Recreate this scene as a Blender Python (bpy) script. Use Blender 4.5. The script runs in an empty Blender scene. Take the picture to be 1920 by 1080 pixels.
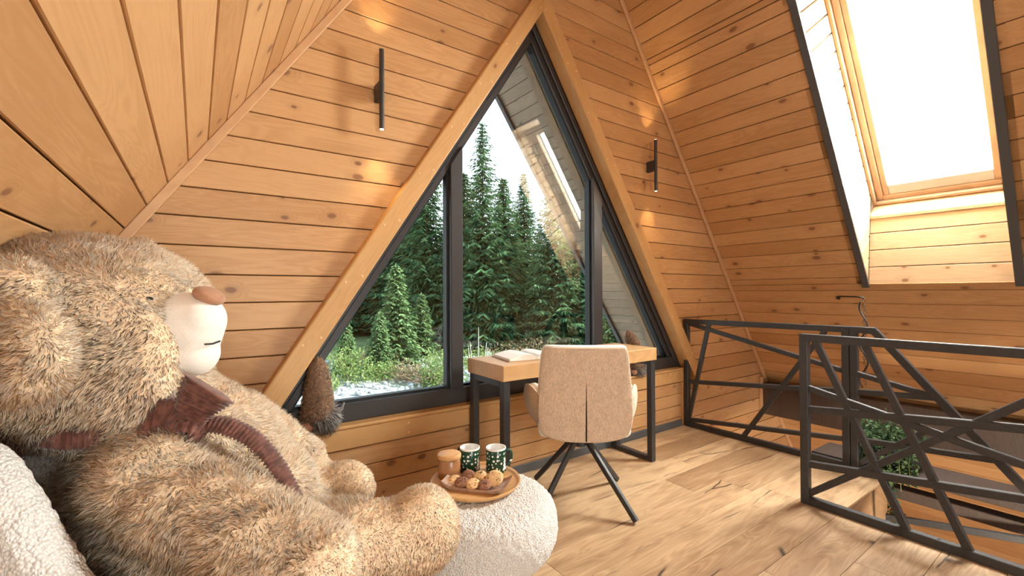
import bpy, bmesh, math, random
import numpy as np
from mathutils import Vector, Matrix, noise
random.seed(7); rng = np.random.default_rng(7)
SC = bpy.context.scene
COL = SC.collection

# ------------------------------------------------------------------ camera, light, exposure
CAM_H = 1.14
FOCAL_PX = 834.05
YAW, PITCH, ROLL = math.radians(35.383), math.radians(0.491), math.radians(-0.255)
cam_d = bpy.data.cameras.new('camera'); cam = bpy.data.objects.new('camera', cam_d); COL.objects.link(cam)
cam_d.sensor_width = 36.0; cam_d.lens = FOCAL_PX / 1920 * 36.0; cam_d.clip_start = 0.02; cam_d.clip_end = 500
_f = Vector((math.sin(YAW) * math.cos(PITCH), math.cos(YAW) * math.cos(PITCH), math.sin(PITCH)))
_r = Vector((math.cos(YAW), -math.sin(YAW), 0)); _u = _r.cross(_f)
_r2 = math.cos(ROLL) * _r + math.sin(ROLL) * _u; _u2 = -math.sin(ROLL) * _r + math.cos(ROLL) * _u
cam.matrix_world = Matrix(((_r2.x, _u2.x, -_f.x, 0), (_r2.y, _u2.y, -_f.y, 0), (_r2.z, _u2.z, -_f.z, CAM_H), (0, 0, 0, 1)))
SC.camera = cam

SKY_STRENGTH = 2.2
SUN_STRENGTH = 9.0
SKYLIGHT_POWER = 178.0
NEAR_FILL_POWER = 62.0
world = bpy.data.worlds.new('world'); SC.world = world; world.use_nodes = True
_n = world.node_tree.nodes; _l = world.node_tree.links; _n.clear()
_tc = _n.new('ShaderNodeTexCoord'); _sx = _n.new('ShaderNodeSeparateXYZ'); _cr = _n.new('ShaderNodeValToRGB')
_bg = _n.new('ShaderNodeBackground'); _wo = _n.new('ShaderNodeOutputWorld')
_cr.color_ramp.elements[0].position = 0.0; _cr.color_ramp.elements[0].color = (0.90, 0.95, 1.0, 1)
_cr.color_ramp.elements[1].position = 0.75; _cr.color_ramp.elements[1].color = (0.64, 0.81, 1.0, 1)
_l.new(_tc.outputs['Generated'], _sx.inputs[0]); _l.new(_sx.outputs['Z'], _cr.inputs[0])
_l.new(_cr.outputs[0], _bg.inputs[0]); _bg.inputs[1].default_value = SKY_STRENGTH; _l.new(_bg.outputs[0], _wo.inputs[0])

sun_d = bpy.data.lights.new('sun', 'SUN'); sun_d.energy = SUN_STRENGTH; sun_d.angle = math.radians(1.0); sun_d.color = (1.0, 0.93, 0.82)
sun = bpy.data.objects.new('sun', sun_d); COL.objects.link(sun)
sun.rotation_euler = Vector((-0.72, 0.38, -0.62)).to_track_quat('-Z', 'Y').to_euler()

# roof planes: n . p = c   (left and right slopes of the A frame), unit vectors up the slope
D = 2.26
NL, CL = Vector((-0.829, 0, 0.560)).normalized(), 0.9635
NR, CR = Vector((0.819, 0, 0.574)).normalized(), 4.090
TL = Vector((NL.z, 0, -NL.x)); TR = Vector((-NR.z, 0, NR.x))      # both point up the slope
# daylight entering the roof window through its blind: lamp fills the glass opening
SK_OFF = 0.50
def on_right(s_down, y, off=0.0):                                   # s_down: distance along the slope, downwards
    return NR * (CR + off) + (-TR) * s_down + Vector((0, y, 0))
sk_d = bpy.data.lights.new('skylight_daylight', 'AREA'); sk_d.shape = 'RECTANGLE'
sk_d.size = 0.56; sk_d.size_y = 1.38; sk_d.energy = SKYLIGHT_POWER; sk_d.color = (1.0, 0.97, 0.93)
sk = bpy.data.objects.new('skylight_daylight', sk_d); COL.objects.link(sk)
_c = on_right(0.18, 0.79, SK_OFF + 0.10)
_X = Vector((0, -1, 0)); _Y = TR; _Z = NR                             # local -Z points into the room
sk.matrix_world = Matrix(((_X.x, _Y.x, _Z.x, _c.x), (_X.y, _Y.y, _Z.y, _c.y), (_X.z, _Y.z, _Z.z, _c.z), (0, 0, 0, 1)))

# added fill lamp behind the camera, set outside an invented window
nw_d = bpy.data.lights.new('near_fill_light', 'AREA'); nw_d.shape = 'RECTANGLE'; nw_d.size = 1.30; nw_d.size_y = 1.80; nw_d.energy = NEAR_FILL_POWER; nw_d.color = (1.0, 0.97, 0.93)
nw = bpy.data.objects.new('near_fill_light', nw_d); COL.objects.link(nw); nw.location = (0.31, -2.34, 1.085); nw.rotation_euler = (math.radians(90), 0, 0)
SC.cycles.use_adaptive_sampling = True; SC.cycles.adaptive_threshold = 0.13; SC.cycles.adaptive_min_samples = 12
SC.cycles.max_bounces = 8; SC.cycles.diffuse_bounces = 4; SC.cycles.glossy_bounces = 3; SC.cycles.transparent_max_bounces = 8
SC.cycles.caustics_reflective = False; SC.cycles.caustics_refractive = False
SC.view_settings.view_transform = 'Standard'; SC.view_settings.look = 'None'
SC.view_settings.exposure = 0.56; SC.view_settings.gamma = 1.0; SC.view_settings.use_curve_mapping = False

# ------------------------------------------------------------------ node / material helpers
class NT:
    def __init__(s, name):
        s.m = bpy.data.materials.new(name); s.m.use_nodes = True; s.t = s.m.node_tree; s.t.nodes.clear()
        s.out = s.t.nodes.new('ShaderNodeOutputMaterial')
    def n(s, typ, **kw):
        o = s.t.nodes.new('ShaderNode' + typ)
        for k, v in kw.items():
            setattr(o, k, v)
        return o
    def link(s, a, b): s.t.links.new(a, b)
    def put(s, sock, v):
        if isinstance(v, bpy.types.NodeSocket): s.link(v, sock)
        elif v is not None: sock.default_value = v
    def math(s, op, a, b=None, c=None, clamp=False):
        o = s.n('Math', operation=op); o.use_clamp = clamp
        s.put(o.inputs[0], a)
        if b is not None: s.put(o.inputs[1], b)
        if c is not None: s.put(o.inputs[2], c)
        return o.outputs[0]
    def vmul(s, v, sc):
        o = s.n('VectorMath', operation='MULTIPLY'); s.put(o.inputs[0], v); s.put(o.inputs[1], sc); return o.outputs[0]
    def vadd(s, v, w):
        o = s.n('VectorMath', operation='ADD'); s.put(o.inputs[0], v); s.put(o.inputs[1], w); return o.outputs[0]
    def noise(s, vec, scale, detail=2, rough=0.5, dist=0.0):
        o = s.n('TexNoise'); s.put(o.inputs['Vector'], vec); o.inputs['Scale'].default_value = scale
        o.inputs['Detail'].default_value = detail; o.inputs['Roughness'].default_value = rough; o.inputs['Distortion'].default_value = dist
        return o.outputs['Fac']
    def smooth(s, v, a, b, lo=0.0, hi=1.0):
        o = s.n('MapRange', interpolation_type='SMOOTHSTEP'); s.put(o.inputs['Value'], v)
        o.inputs['From Min'].default_value = a; o.inputs['From Max'].default_value = b
        o.inputs['To Min'].default_value = lo; o.inputs['To Max'].default_value = hi
        return o.outputs['Result']
    def mix(s, f, a, b, mode='MIX'):
        o = s.n('Mix', data_type='RGBA', blend_type=mode)
        s.put(o.inputs[0], f)
        for i, v in ((6, a), (7, b)):
            if isinstance(v, tuple): v = (*v, 1) if len(v) == 3 else v
            s.put(o.inputs[i], v)
        return o.outputs[2]
    def ramp(s, f, stops):
        o = s.n('ValToRGB'); s.put(o.inputs[0], f); e = o.color_ramp.elements
        while len(e) < len(stops): e.new(0.5)
        for el, (p, c) in zip(e, stops): el.position = p; el.color = (*c, 1)
        return o.outputs[0]
    def bump(s, h, strength, dist):
        o = s.n('Bump'); o.inputs['Strength'].default_value = strength; o.inputs['Distance'].default_value = dist
        s.put(o.inputs['Height'], h); return o.outputs[0]
    def principled(s, color, rough=0.5, normal=None, metal=0.0, spec=0.5, sheen=0.0):
        o = s.n('BsdfPrincipled'); 
        if isinstance(color, tuple): color = (*color, 1)
        s.put(o.inputs['Base Color'], color); s.put(o.inputs['Roughness'], rough); o.inputs['Metallic'].default_value = metal
        o.inputs['Specular IOR Level'].default_value = spec; o.inputs['Sheen Weight'].default_value = sheen
        if normal is not None: s.link(normal, o.inputs['Normal'])
        s.link(o.outputs[0], s.out.inputs[0]); return o

def wood(name, c1, c2, knot, plankvar=0.25, knots=0.30, rough=0.45, grain=1.0, crack=False, kscale=(4.5, 7.5)):
    """boards: local X runs along the fibre, local Y across it"""
    t = NT(name); tc = t.n('TexCoord'); oi = t.n('ObjectInfo'); R = oi.outputs['Random']
    cx = t.n('CombineXYZ'); t.put(cx.inputs[0], t.math('MULTIPLY', R, 37.0)); t.put(cx.inputs[1], t.math('MULTIPLY', R, 91.0)); t.put(cx.inputs[2], t.math('MULTIPLY', R, 13.0))
    v = t.vadd(tc.outputs['Object'], cx.outputs[0])
    wob = t.noise(v, 3.0, 1)
    cw = t.n('CombineXYZ'); t.put(cw.inputs[0], t.math('MULTIPLY', wob, 0.06)); t.put(cw.inputs[1], t.math('MULTIPLY', wob, 0.03))
    vk = t.vmul(t.vadd(v, cw.outputs[0]), (kscale[0], kscale[1], 1.0))
    vo = t.n('TexVoronoi', voronoi_dimensions='2D', feature='F1'); t.link(vk, vo.inputs['Vector']); vo.inputs['Scale'].default_value = 1.0
    sc = t.n('SeparateColor'); t.link(vo.outputs['Color'], sc.inputs[0])
    has = t.math('LESS_THAN', sc.outputs[0], knots)
    size = t.math('MULTIPLY_ADD', sc.outputs[1], 0.10, 0.045)
    rel = t.math('DIVIDE', vo.outputs['Distance'], size)
    k_core = t.math('MULTIPLY', t.smooth(rel, 0.55, 1.25, 1, 0), has)
    k_halo = t.math('MULTIPLY', t.smooth(rel, 0.8, 3.5, 1, 0), has)
    # cathedral grain
    g = t.noise(t.vmul(v, (0.55, 5.0, 1.0)), 2.2, 2, 0.5, 0.8)
    g = t.math('ADD', g, t.math('MULTIPLY', k_halo, 0.22))
    rings = t.math('MULTIPLY_ADD', t.math('SINE', t.math('MULTIPLY', g, 75.0)), 0.5, 0.5)
    fib = t.noise(t.vmul(v, (3.0, 150.0, 1.0)), 1.0, 3, 0.6)
    blot = t.noise(t.vmul(v, (1.3, 3.5, 1.0)), 1.4, 3, 0.55)
    f = t.math('ADD', t.math('MULTIPLY', rings, 0.22 * grain), t.math('MULTIPLY', fib, 0.38 * grain))
    f = t.math('ADD', f, t.math('MULTIPLY', blot, 0.75))
    f = t.math('ADD', f, t.math('MULTIPLY', t.math('SUBTRACT', R, 0.5), plankvar * 1.6))
    f = t.smooth(f, 0.25, 1.05)
    col = t.mix(f, c1, c2)
    col = t.mix(t.math('MULTIPLY', k_halo, 0.25), col, tuple(x * 0.72 for x in c2))
    col = t.mix(t.math('MULTIPLY', k_core, 0.78), col, knot)
    h = fib
    if crack:
        wv = t.noise(v, 5.0, 2)
        cw2 = t.n('CombineXYZ'); t.put(cw2.inputs[0], 0.0); t.put(cw2.inputs[1], t.math('MULTIPLY', wv, 0.05))
        vc = t.n('TexVoronoi', voronoi_dimensions='2D', feature='DISTANCE_TO_EDGE')
        t.link(t.vmul(t.vadd(v, cw2.outputs[0]), (0.9, 6.0, 1)), vc.inputs['Vector']); vc.inputs['Scale'].default_value = 1.0
        line = t.smooth(vc.outputs['Distance'], 0.0, 0.030, 1, 0)
        mask = t.smooth(t.noise(t.vmul(v, (1.6, 4.0, 1)), 1.3, 2), 0.53, 0.62)
        ck = t.math('MULTIPLY', line, mask)
        smoke = t.smooth(t.noise(t.vmul(v, (1.2, 7.0, 1)), 1.5, 3, 0.6, 0.6), 0.46, 0.70)
        col = t.mix(t.math('MULTIPLY', smoke, 0.55), col, (0.20, 0.10, 0.045))
        col = t.mix(t.math('MULTIPLY', ck, 0.92), col, (0.015, 0.009, 0.005))
        h = t.math('SUBTRACT', fib, t.math('MULTIPLY', ck, 2.0))
    t.principled(col, rough, t.bump(h, 0.18, 0.002), spec=0.35)
    return t.m

def plain(name, c, rough=0.5, metal=0.0, var=0.0, scale=20, bump=0.0, bscale=200, spec=0.5, sheen=0.0):
    t = NT(name); col = c; nrm = None
    tc = t.n('TexCoord')
    if var:
        f = t.noise(tc.outputs['Object'], scale, 3, 0.6)
        col = t.mix(t.smooth(f, 0.3, 0.7), tuple(x * (1 - var) for x in c), tuple(min(1, x * (1 + var)) for x in c))
    if bump:
        nrm = t.bump(t.noise(tc.outputs['Object'], bscale, 3, 0.6), bump, 0.004)
    t.principled(col, rough, nrm, metal, spec, sheen)
    return t.m

M = {}
M['pine'] = wood('pine boards', (0.61, 0.360, 0.170), (0.465, 0.247, 0.104), (0.19, 0.078, 0.040), 0.38, 0.26)
M['pine_well'] = wood('pine well boards', (0.58, 0.42, 0.27), (0.48, 0.32, 0.18), (0.20, 0.075, 0.03), 0.2, 0.26)
M['pine_out'] = wood('weathered pine boards', (0.40, 0.30, 0.20), (0.28, 0.20, 0.13), (0.10, 0.06, 0.04), 0.15, 0.10)
M['beam'] = wood('pine beam', (0.60, 0.36, 0.155), (0.52, 0.285, 0.110), (0.20, 0.07, 0.03), 0.1, 0.03)
M['trimwood'] = wood('pine trim', (0.64, 0.40, 0.21), (0.56, 0.32, 0.16), (0.20, 0.07, 0.03), 0.1, 0.0)
M['oak'] = wood('rustic oak floor', (0.54, 0.370, 0.215), (0.29, 0.168, 0.085), (0.10, 0.05, 0.02), 0.34, 0.05, 0.42, 0.8, True, (2.2, 5.0))
M['deskwood'] = wood('desk oak', (0.62, 0.38, 0.18), (0.50, 0.28, 0.12), (0.2, 0.1, 0.05), 0.0, 0.05, 0.4)
M['darkwood'] = wood('dark stained wood', (0.075, 0.052, 0.042), (0.045, 0.030, 0.025), (0.02, 0.012, 0.01), 0.2, 0.15, 0.5)
M['gap'] = plain('shadow gap', (0.12, 0.055, 0.02), 0.9)
M['backing'] = plain('board backing', (0.16, 0.075, 0.028), 0.9)
M['black'] = plain('black powder coated steel', (0.034, 0.033, 0.035), 0.40, 0.0, 0.15, 60, 0.15, 900)
M['anthracite'] = plain('anthracite window profile', (0.038, 0.036, 0.038), 0.38)
M['anthracite2'] = plain('dark gasket', (0.008, 0.008, 0.009), 0.5)
M['greytrim'] = plain('grey trim', (0.075, 0.075, 0.08), 0.5)
M['baseboard'] = plain('grey skirting', (0.085, 0.090, 0.095), 0.5)
M['nail'] = plain('pale screw plug', (0.75, 0.45, 0.22), 0.5)
M['sashgrey'] = plain('grey sash', (0.42, 0.40, 0.38), 0.45)
M['lacquer'] = plain('lacquered pine frame', (0.38, 0.255, 0.165), 0.4, 0, 0.1, 6)
_t = NT('white backlit blind'); _d = _t.n('BsdfDiffuse'); _d.inputs[0].default_value = (0.85, 0.85, 0.85, 1); _tr = _t.n('BsdfTranslucent'); _tr.inputs[0].default_value = (0.9, 0.9, 0.9, 1)
_mx = _t.n('MixShader'); _mx.inputs[0].default_value = 0.65; _t.link(_d.outputs[0], _mx.inputs[1]); _t.link(_tr.outputs[0], _mx.inputs[2]); _t.link(_mx.outputs[0], _t.out.inputs[0]); M['blind'] = _t.m

def glass_mat():
    t = NT('window glass'); tr = t.n('BsdfTransparent'); tr.inputs[0].default_value = (0.95, 0.975, 0.965, 1)
    gl = t.n('BsdfGlossy'); gl.inputs['Roughness'].default_value = 0.0; gl.inputs[0].default_value = (1, 1, 1, 1)
    fr = t.n('Fresnel'); ge = t.n('NewGeometry'); t.link(t.math('MULTIPLY_ADD', ge.outputs['Backfacing'], 1 / 1.5 - 1.5, 1.5), fr.inputs[0])   # same angle law on both faces of the pane
    mx = t.n('MixShader'); t.link(fr.outputs[0], mx.inputs[0]); t.link(tr.outputs[0], mx.inputs[1]); t.link(gl.outputs[0], mx.inputs[2])
    t.link(mx.outputs[0], t.out.inputs[0]); return t.m
M['glass'] = glass_mat()

# ------------------------------------------------------------------ geometry helpers
def link(name, me, mat=None, parent=None, smooth=False):
    o = bpy.data.objects.new(name, me); COL.objects.link(o)
    if mat is not None: me.materials.clear(); me.materials.append(mat)
    if smooth: me.shade_smooth()
    if parent is not None:
        o.parent = parent
        o.matrix_parent_inverse = parent.matrix_basis.inverted()
    return o
def tag(o, label=None, cat=None, group=None, kind=None):
    if label: o['label'] = label
    if cat: o['category'] = cat
    if group: o['group'] = group
    if kind: o['kind'] = kind
    return o
def empty(name, loc, label=None, cat=None, group=None, kind=None):
    o = bpy.data.objects.new(name, None); COL.objects.link(o); o.empty_display_size = 0.05
    o.matrix_basis = Matrix.Translation(Vector(loc)); return tag(o, label, cat, group, kind)

class MB:
    """collects shapes (world coordinates) into one mesh"""
    def __init__(s): s.v = []; s.f = []
    def add(s, vs, fs):
        b = len(s.v); s.v += [tuple(p) for p in vs]; s.f += [tuple(i + b for i in f) for f in fs]; return s
    def box(s, c, size, R=None):
        c = Vector(c); h = Vector(size) / 2; R = R or Matrix.Identity(3)
        vs = [c + R @ Vector((x * h.x, y * h.y, z * h.z)) for x in (-1, 1) for y in (-1, 1) for z in (-1, 1)]
        return s.add(vs, [(0, 1, 3, 2), (4, 6, 7, 5), (0, 4, 5, 1), (2, 3, 7, 6), (0, 2, 6, 4), (1, 5, 7, 3)])
    def span(s, lo, hi):
        return s.box([(a + b) / 2 for a, b in zip(lo, hi)], [b - a for a, b in zip(lo, hi)])
    def bar(s, p0, p1, w, h, side):
        """square bar from p0 to p1; width w along 'side', height h across it"""
        p0, p1 = Vector(p0), Vector(p1); d = (p1 - p0).normalized(); sd = Vector(side); sd = (sd - d * sd.dot(d)).normalized(); up = d.cross(sd)
        vs = [p + sd * a * w / 2 + up * b * h / 2 for p in (p0, p1) for a, b in ((-1, -1), (1, -1), (1, 1), (-1, 1))]
        return s.add(vs, [(3, 2, 1, 0), (4, 5, 6, 7), (0, 1, 5, 4), (1, 2, 6, 5), (2, 3, 7, 6), (3, 0, 4, 7)])
    def tube(s, pts, r, n=10, caps=True):
        pts = [Vector(p) for p in pts]; rs = r if isinstance(r, (list, tuple)) else [r] * len(pts)
        ref = Vector((0, 0, 1)); d0 = (pts[1] - pts[0]).normalized()
        if abs(d0.dot(ref)) > 0.9: ref = Vector((1, 0, 0))
        a = d0.cross(ref).normalized(); vs = []
        for i, p in enumerate(pts):
            d = ((pts[min(i + 1, len(pts) - 1)] - pts[max(i - 1, 0)])).normalized()
            a = (a - d * a.dot(d)).normalized(); b = d.cross(a)
            for k in range(n):
                t = 2 * math.pi * k / n; vs.append(p + (a * math.cos(t) + b * math.sin(t)) * rs[i])
        fs = [(i * n + k, i * n + (k + 1) % n, (i + 1) * n + (k + 1) % n, (i + 1) * n + k) for i in range(len(pts) - 1) for k in range(n)]
        if caps: fs += [tuple(range(n - 1, -1, -1)), tuple((len(pts) - 1) * n + k for k in range(n))]
        return s.add(vs, fs)
    def lathe(s, prof, c=(0, 0, 0), n=32, R=None, caps=(True, True)):
        """prof: (radius, z) pairs bottom to top, around z"""
        c = Vector(c); R = R or Matrix.Identity(3); vs = []
        for r, z in prof:
            for k in range(n):
                t = 2 * math.pi * k / n; vs.append(c + R @ Vector((max(r, 1e-5) * math.cos(t), max(r, 1e-5) * math.sin(t), z)))
        m = len(prof)
        fs = [(i * n + k, i * n + (k + 1) % n, (i + 1) * n + (k + 1) % n, (i + 1) * n + k) for i in range(m - 1) for k in range(n)]
        if caps[0]: fs.append(tuple(range(n - 1, -1, -1)))
        if caps[1]: fs.append(tuple((m - 1) * n + k for k in range(n)))
        return s.add(vs, fs)
    def ball(s, c, r, R=None, nu=20, nv=12):
        c = Vector(c); r = Vector(r) if not isinstance(r, (int, float)) else Vector((r, r, r)); R = R or Matrix.Identity(3); vs = []
        for j in range(nv + 1):
            ph = math.pi * j / nv - math.pi / 2
            for k in range(nu):
                t = 2 * math.pi * k / nu; q = max(math.cos(ph), 1e-4)
                vs.append(c + R @ Vector((r.x * q * math.cos(t), r.y * q * math.sin(t), r.z * math.sin(ph))))
        fs = [(j * nu + k, j * nu + (k + 1) % nu, (j + 1) * nu + (k + 1) % nu, (j + 1) * nu + k) for j in range(nv) for k in range(nu)]
        return s.add(vs, fs)
    def prism(s, front, back):
        n = len(front); fs = [tuple(range(n)), tuple(range(2 * n - 1, n - 1, -1))]
        fs += [((k + 1) % n, k, n + k, n + (k + 1) % n) for k in range(n)]
        return s.add(list(front) + list(back), fs)
    def build(s, name, mat, parent=None, smooth=False, bevel=0.0, seg=1):
        me = bpy.data.meshes.new(name); me.from_pydata([tuple(v) for v in s.v], [], s.f); 
        bm = bmesh.new(); bm.from_mesh(me); bmesh.ops.recalc_face_normals(bm, faces=bm.faces); bm.to_mesh(me); bm.free()
        o = link(name, me, mat, parent, smooth)
        if bevel:
            b = o.modifiers.new('bevel', 'BEVEL'); b.width = bevel; b.segments = seg; b.limit_method = 'ANGLE'; b.angle_limit = math.radians(40)
        return o

def soft(o, levels=2):
    m = o.modifiers.new('subsurf', 'SUBSURF'); m.levels = levels; m.render_levels = levels; o.data.shade_smooth(); return o

_plank_cache = {}
def plank_mesh(poly, t, ch):
    key = (tuple((round(x, 4), round(y, 4)) for x, y in poly), t, ch)
    if key in _plank_cache: return _plank_cache[key]
    n = len(poly); ins = []
    for i in range(n):
        p0, p1, p2 = Vector(poly[i - 1]), Vector(poly[i]), Vector(poly[(i + 1) % n])
        a = (p1 - p0).normalized(); b = (p2 - p1).normalized()
        na = Vector((-a.y, a.x)); nb = Vector((-b.y, b.x)); k = na + nb
        q = p1 + k * (ch / max(0.15, k.dot(na))); ins.append(q)
    vs = [(x, y, 0) for x, y in poly] + [(x, y, t - ch) for x, y in poly] + [(q.x, q.y, t) for q in ins]
    fs = [tuple(range(n - 1, -1, -1)), tuple(range(2 * n, 3 * n))]
    for l in (0, n):
        fs += [(l + k, l + (k + 1) % n, l + n + (k + 1) % n, l + n + k) for k in range(n)]
    me = bpy.data.meshes.new('plank'); me.from_pydata(vs, [], fs); _plank_cache[key] = me
    return me
def plank(poly, origin, X, Y, parent, mat, t=0.018, ch=0.0025, name='plank'):
    """poly in local (x along the board, y across), counter clockwise; placed at origin with axes X, Y"""
    me = plank_mesh(poly, t, ch); X = Vector(X); Y = Vector(Y); Z = X.cross(Y); o = bpy.data.objects.new(name, me); COL.objects.link(o)
    if not me.materials: me.materials.append(mat)
    elif me.materials[0] != mat:
        me2 = me.copy(); me2.materials[0] = mat; o.data = me2
    O = Vector(origin)
    o.parent = parent
    o.matrix_parent_inverse = parent.matrix_basis.inverted()
    o.matrix_basis = Matrix(((X.x, Y.x, Z.x, O.x), (X.y, Y.y, Z.y, O.y), (X.z, Y.z, Z.z, O.z), (0, 0, 0, 1)))
    return o
def rect(w, h): return [(0, 0), (w, 0), (w, h), (0, h)]

# ------------------------------------------------------------------ the shell
def clip(poly, a, b, c):
    """keep a*x + b*y <= c"""
    out = []
    for i in range(len(poly)):
        p, q = poly[i], poly[(i + 1) % len(poly)]; dp = a * p[0] + b * p[1] - c; dq = a * q[0] + b * q[1] - c
        if dp <= 0: out.append(p)
        if (dp < 0) != (dq < 0) and abs(dp - dq) > 1e-9:
            t = dp / (dp - dq); out.append((p[0] + t * (q[0] - p[0]), p[1] + t * (q[1] - p[1])))
    res = []
    for p in out:
        if not res or abs(p[0] - res[-1][0]) + abs(p[1] - res[-1][1]) > 2e-3: res.append(p)
    if len(res) > 1 and abs(res[0][0] - res[-1][0]) + abs(res[0][1] - res[-1][1]) < 2e-3: res.pop()
    return res
def xL(z): return (NL.z * z - CL) / -NL.x
def xR(z): return (CR - NR.z * z) / NR.x
RIDGE_Z = (CR / NR.x + CL / -NL.x) / (NL.z / -NL.x + NR.z / NR.x); RIDGE_X = xL(RIDGE_Z)
GAP = 0.0048
LOWER_Z = -2.6
AX, APZ, WS, BW = 1.82, 2.945, 1.53, 0.118           # window triangle: apex x and z, slope, beam width measured level
KNEE_X = 3.40                                          # where the loft floor and the wall under the window end
def bxl(z): return AX - (APZ - z) / WS                 # inner edges of the slanting beams
def bxr(z): return AX + (APZ - z) / WS

def xz_prism(poly, y0, y1, name, mat, parent=None, **kw):
    return MB().prism([(x, y0, z) for x, z in poly], [(x, y1, z) for x, z in poly]).build(name, mat, parent, **kw)

# gable wall with the window
gm = MB()
def gp(poly): gm.prism([(x, D + 0.019, z) for x, z in poly], [(x, D + 0.11, z) for x, z in poly])
ZS = 0.475
gp([(xL(ZS), ZS), (bxl(ZS) - 0.02, ZS), (AX, APZ + 0.03), (AX, RIDGE_Z), (RIDGE_X, RIDGE_Z)])
gp([(xR(ZS), ZS), (RIDGE_X, RIDGE_Z), (AX, RIDGE_Z), (AX, APZ + 0.03), (bxr(ZS) + 0.02, ZS)])
gp([(xL(LOWER_Z), LOWER_Z), (xR(LOWER_Z), LOWER_Z), (xR(ZS), ZS), (xL(ZS), ZS)])
wall_far = tag(gm.build('wall_far', M['backing']), kind='structure')
GX, GY = Vector((1, 0, 0)), Vector((0, 0, 1))
def gable_board(z0, z1, side):
    z0g, z1g = z0 + GAP / 2, z1 - GAP / 2
    if side < 0: poly = [(xL(z0g), z0g), (min(bxl(z0g) - BW + 0.03, AX - 0.002), z0g), (min(bxl(z1g) - BW + 0.03, AX - 0.002), z1g), (xL(z1g), z1g)]
    else: poly = [(max(bxr(z0g) + BW - 0.03, AX + 0.002) if z0 > 0.35 else KNEE_X, z0g), (xR(z0g), z0g), (xR(z1g), z1g), (max(bxr(z1g) + BW - 0.03, AX + 0.002) if z0 > 0.35 else KNEE_X, z1g)]
    x0 = min(p[0] for p in poly)
    plank([(x - x0, z - z0g) for x, z in poly], (x0, D + 0.018, z0g), GX, GY, wall_far, M['pine'])
z = 1.098 - 5 * 0.1203
while z < RIDGE_Z - 0.25: gable_board(z, z + 0.1203, -1); z += 0.1203
z = 1.036 - 22 * 0.124
while z < RIDGE_Z - 0.25: gable_board(z, z + 0.124, 1); z += 0.124
# wall under the window
for z0, z1 in ((0.0, 0.075), (0.075, 0.173), (0.173, 0.271), (0.271, 0.368)):
    x0 = xL(z0) + 0.02
    plank(rect(KNEE_X - 0.035 - x0, z1 - z0 - GAP), (x0, D + 0.018, z0 + GAP / 2), GX, GY, wall_far, M['pine'])

# left roof slope
WLY0, WLY1, BACK_Y, EAVE_Y = -0.6, D, -4.5, 4.05
lm = MB()
def roof_pt(N, c, T, s, y, off): return N * (c + off) + T * s + Vector((0, y, 0))
sl0 = roof_pt(NL, CL, TL, 0, 0, 0)
s_low_l = (LOWER_Z - NL.z * CL) / TL.z; s_top_l = (RIDGE_Z - NL.z * CL) / TL.z
LEFT_FILL_GAP = [(-1.75, -0.85)]                     # added unseen roof opening behind the camera, lets in fill light
LWS0, LWS1 = 0.5, 1.9
def lslab(s0, s1, y0, y1, o0=0.019, o1=0.12):
    if s1 - s0 < 1e-4 or y1 - y0 < 1e-4: return
    q = ((s0, y0), (s0, y1), (s1, y1), (s1, y0))
    lm.prism([roof_pt(NL, CL, TL, s, y, o0) for s, y in q], [roof_pt(NL, CL, TL, s, y, o1) for s, y in q])
def lslabs(s0, s1, y0, y1, o0, o1):
    ys = [y0] + [v for w in sorted(LEFT_FILL_GAP) for v in w] + [y1]
    lslab(s0, LWS0, y0, y1, o0, o1); lslab(LWS1, s1, y0, y1, o0, o1)
    for i in range(0, len(ys), 2): lslab(LWS0, LWS1, ys[i], ys[i + 1], o0, o1)
lslabs(s_low_l, s_top_l, BACK_Y, EAVE_Y, 0.019, 0.12)
wall_left = tag(lm.build('wall_left', M['backing']), kind='structure')
PL = 0.1178
s = 1.144 - 15 * PL
while s < s_top_l - 0.1:
    plank(rect(WLY1 - WLY0, PL - GAP), roof_pt(NL, CL, TL, s + GAP / 2, WLY0, 0.018), (0, 1, 0), TL, wall_left, M['pine'])
    s += PL
# the part of the slope behind the camera: long plain panel
lm = MB()
lslabs(-0.6, s_top_l, BACK_Y, WLY0 - 0.01, 0.0, 0.018); lm.build('panel', M['pine'], wall_left)
# wall behind the camera closing the loft
NEAR_Y = -2.2; NW0, NW1, NZ0, NZ1 = -0.40, 1.02, 0.12, 2.05      # invented window for the fill lamp, left of the middle
nm_ = MB()
def near_poly(p): nm_.prism([(x, NEAR_Y, z) for x, z in p], [(x, NEAR_Y - 0.12, z) for x, z in p])
near_poly([(xL(-0.24), -0.24), (NW0, -0.24), (NW0, (NW0 * -NL.x + CL) / NL.z)])
near_poly([(NW0, -0.24), (NW1, -0.24), (NW1, NZ0), (NW0, NZ0)])
near_poly([(xL(NZ1), NZ1), (NW1, NZ1), (NW1, (NW1 * -NL.x + CL) / NL.z)])
near_poly([(NW1, -0.24), (xR(-0.24), -0.24), (RIDGE_X, RIDGE_Z), (NW1, (NW1 * -NL.x + CL) / NL.z)])
tag(nm_.build('wall_near', M['pine']), kind='structure')
fill_win = tag(empty('fill_window', ((NW0 + NW1) / 2, NEAR_Y - 0.06, NZ0)), kind='structure')
for x0, x1, z0, z1 in ((NW0, NW1, NZ0, NZ0 + .06), (NW0, NW1, NZ1 - .06, NZ1), (NW0, NW0 + .06, NZ0 + .06, NZ1 - .06), (NW1 - .06, NW1, NZ0 + .06, NZ1 - .06)):
    MB().span((x0, NEAR_Y - .10, z0), (x1, NEAR_Y - .03, z1)).build('frame_rail', M['anthracite'], fill_win)
MB().span((NW0 + .05, NEAR_Y - .068, NZ0 + .05), (NW1 - .05, NEAR_Y - .062, NZ1 - .05)).build('pane', M['glass'], fill_win)

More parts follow.
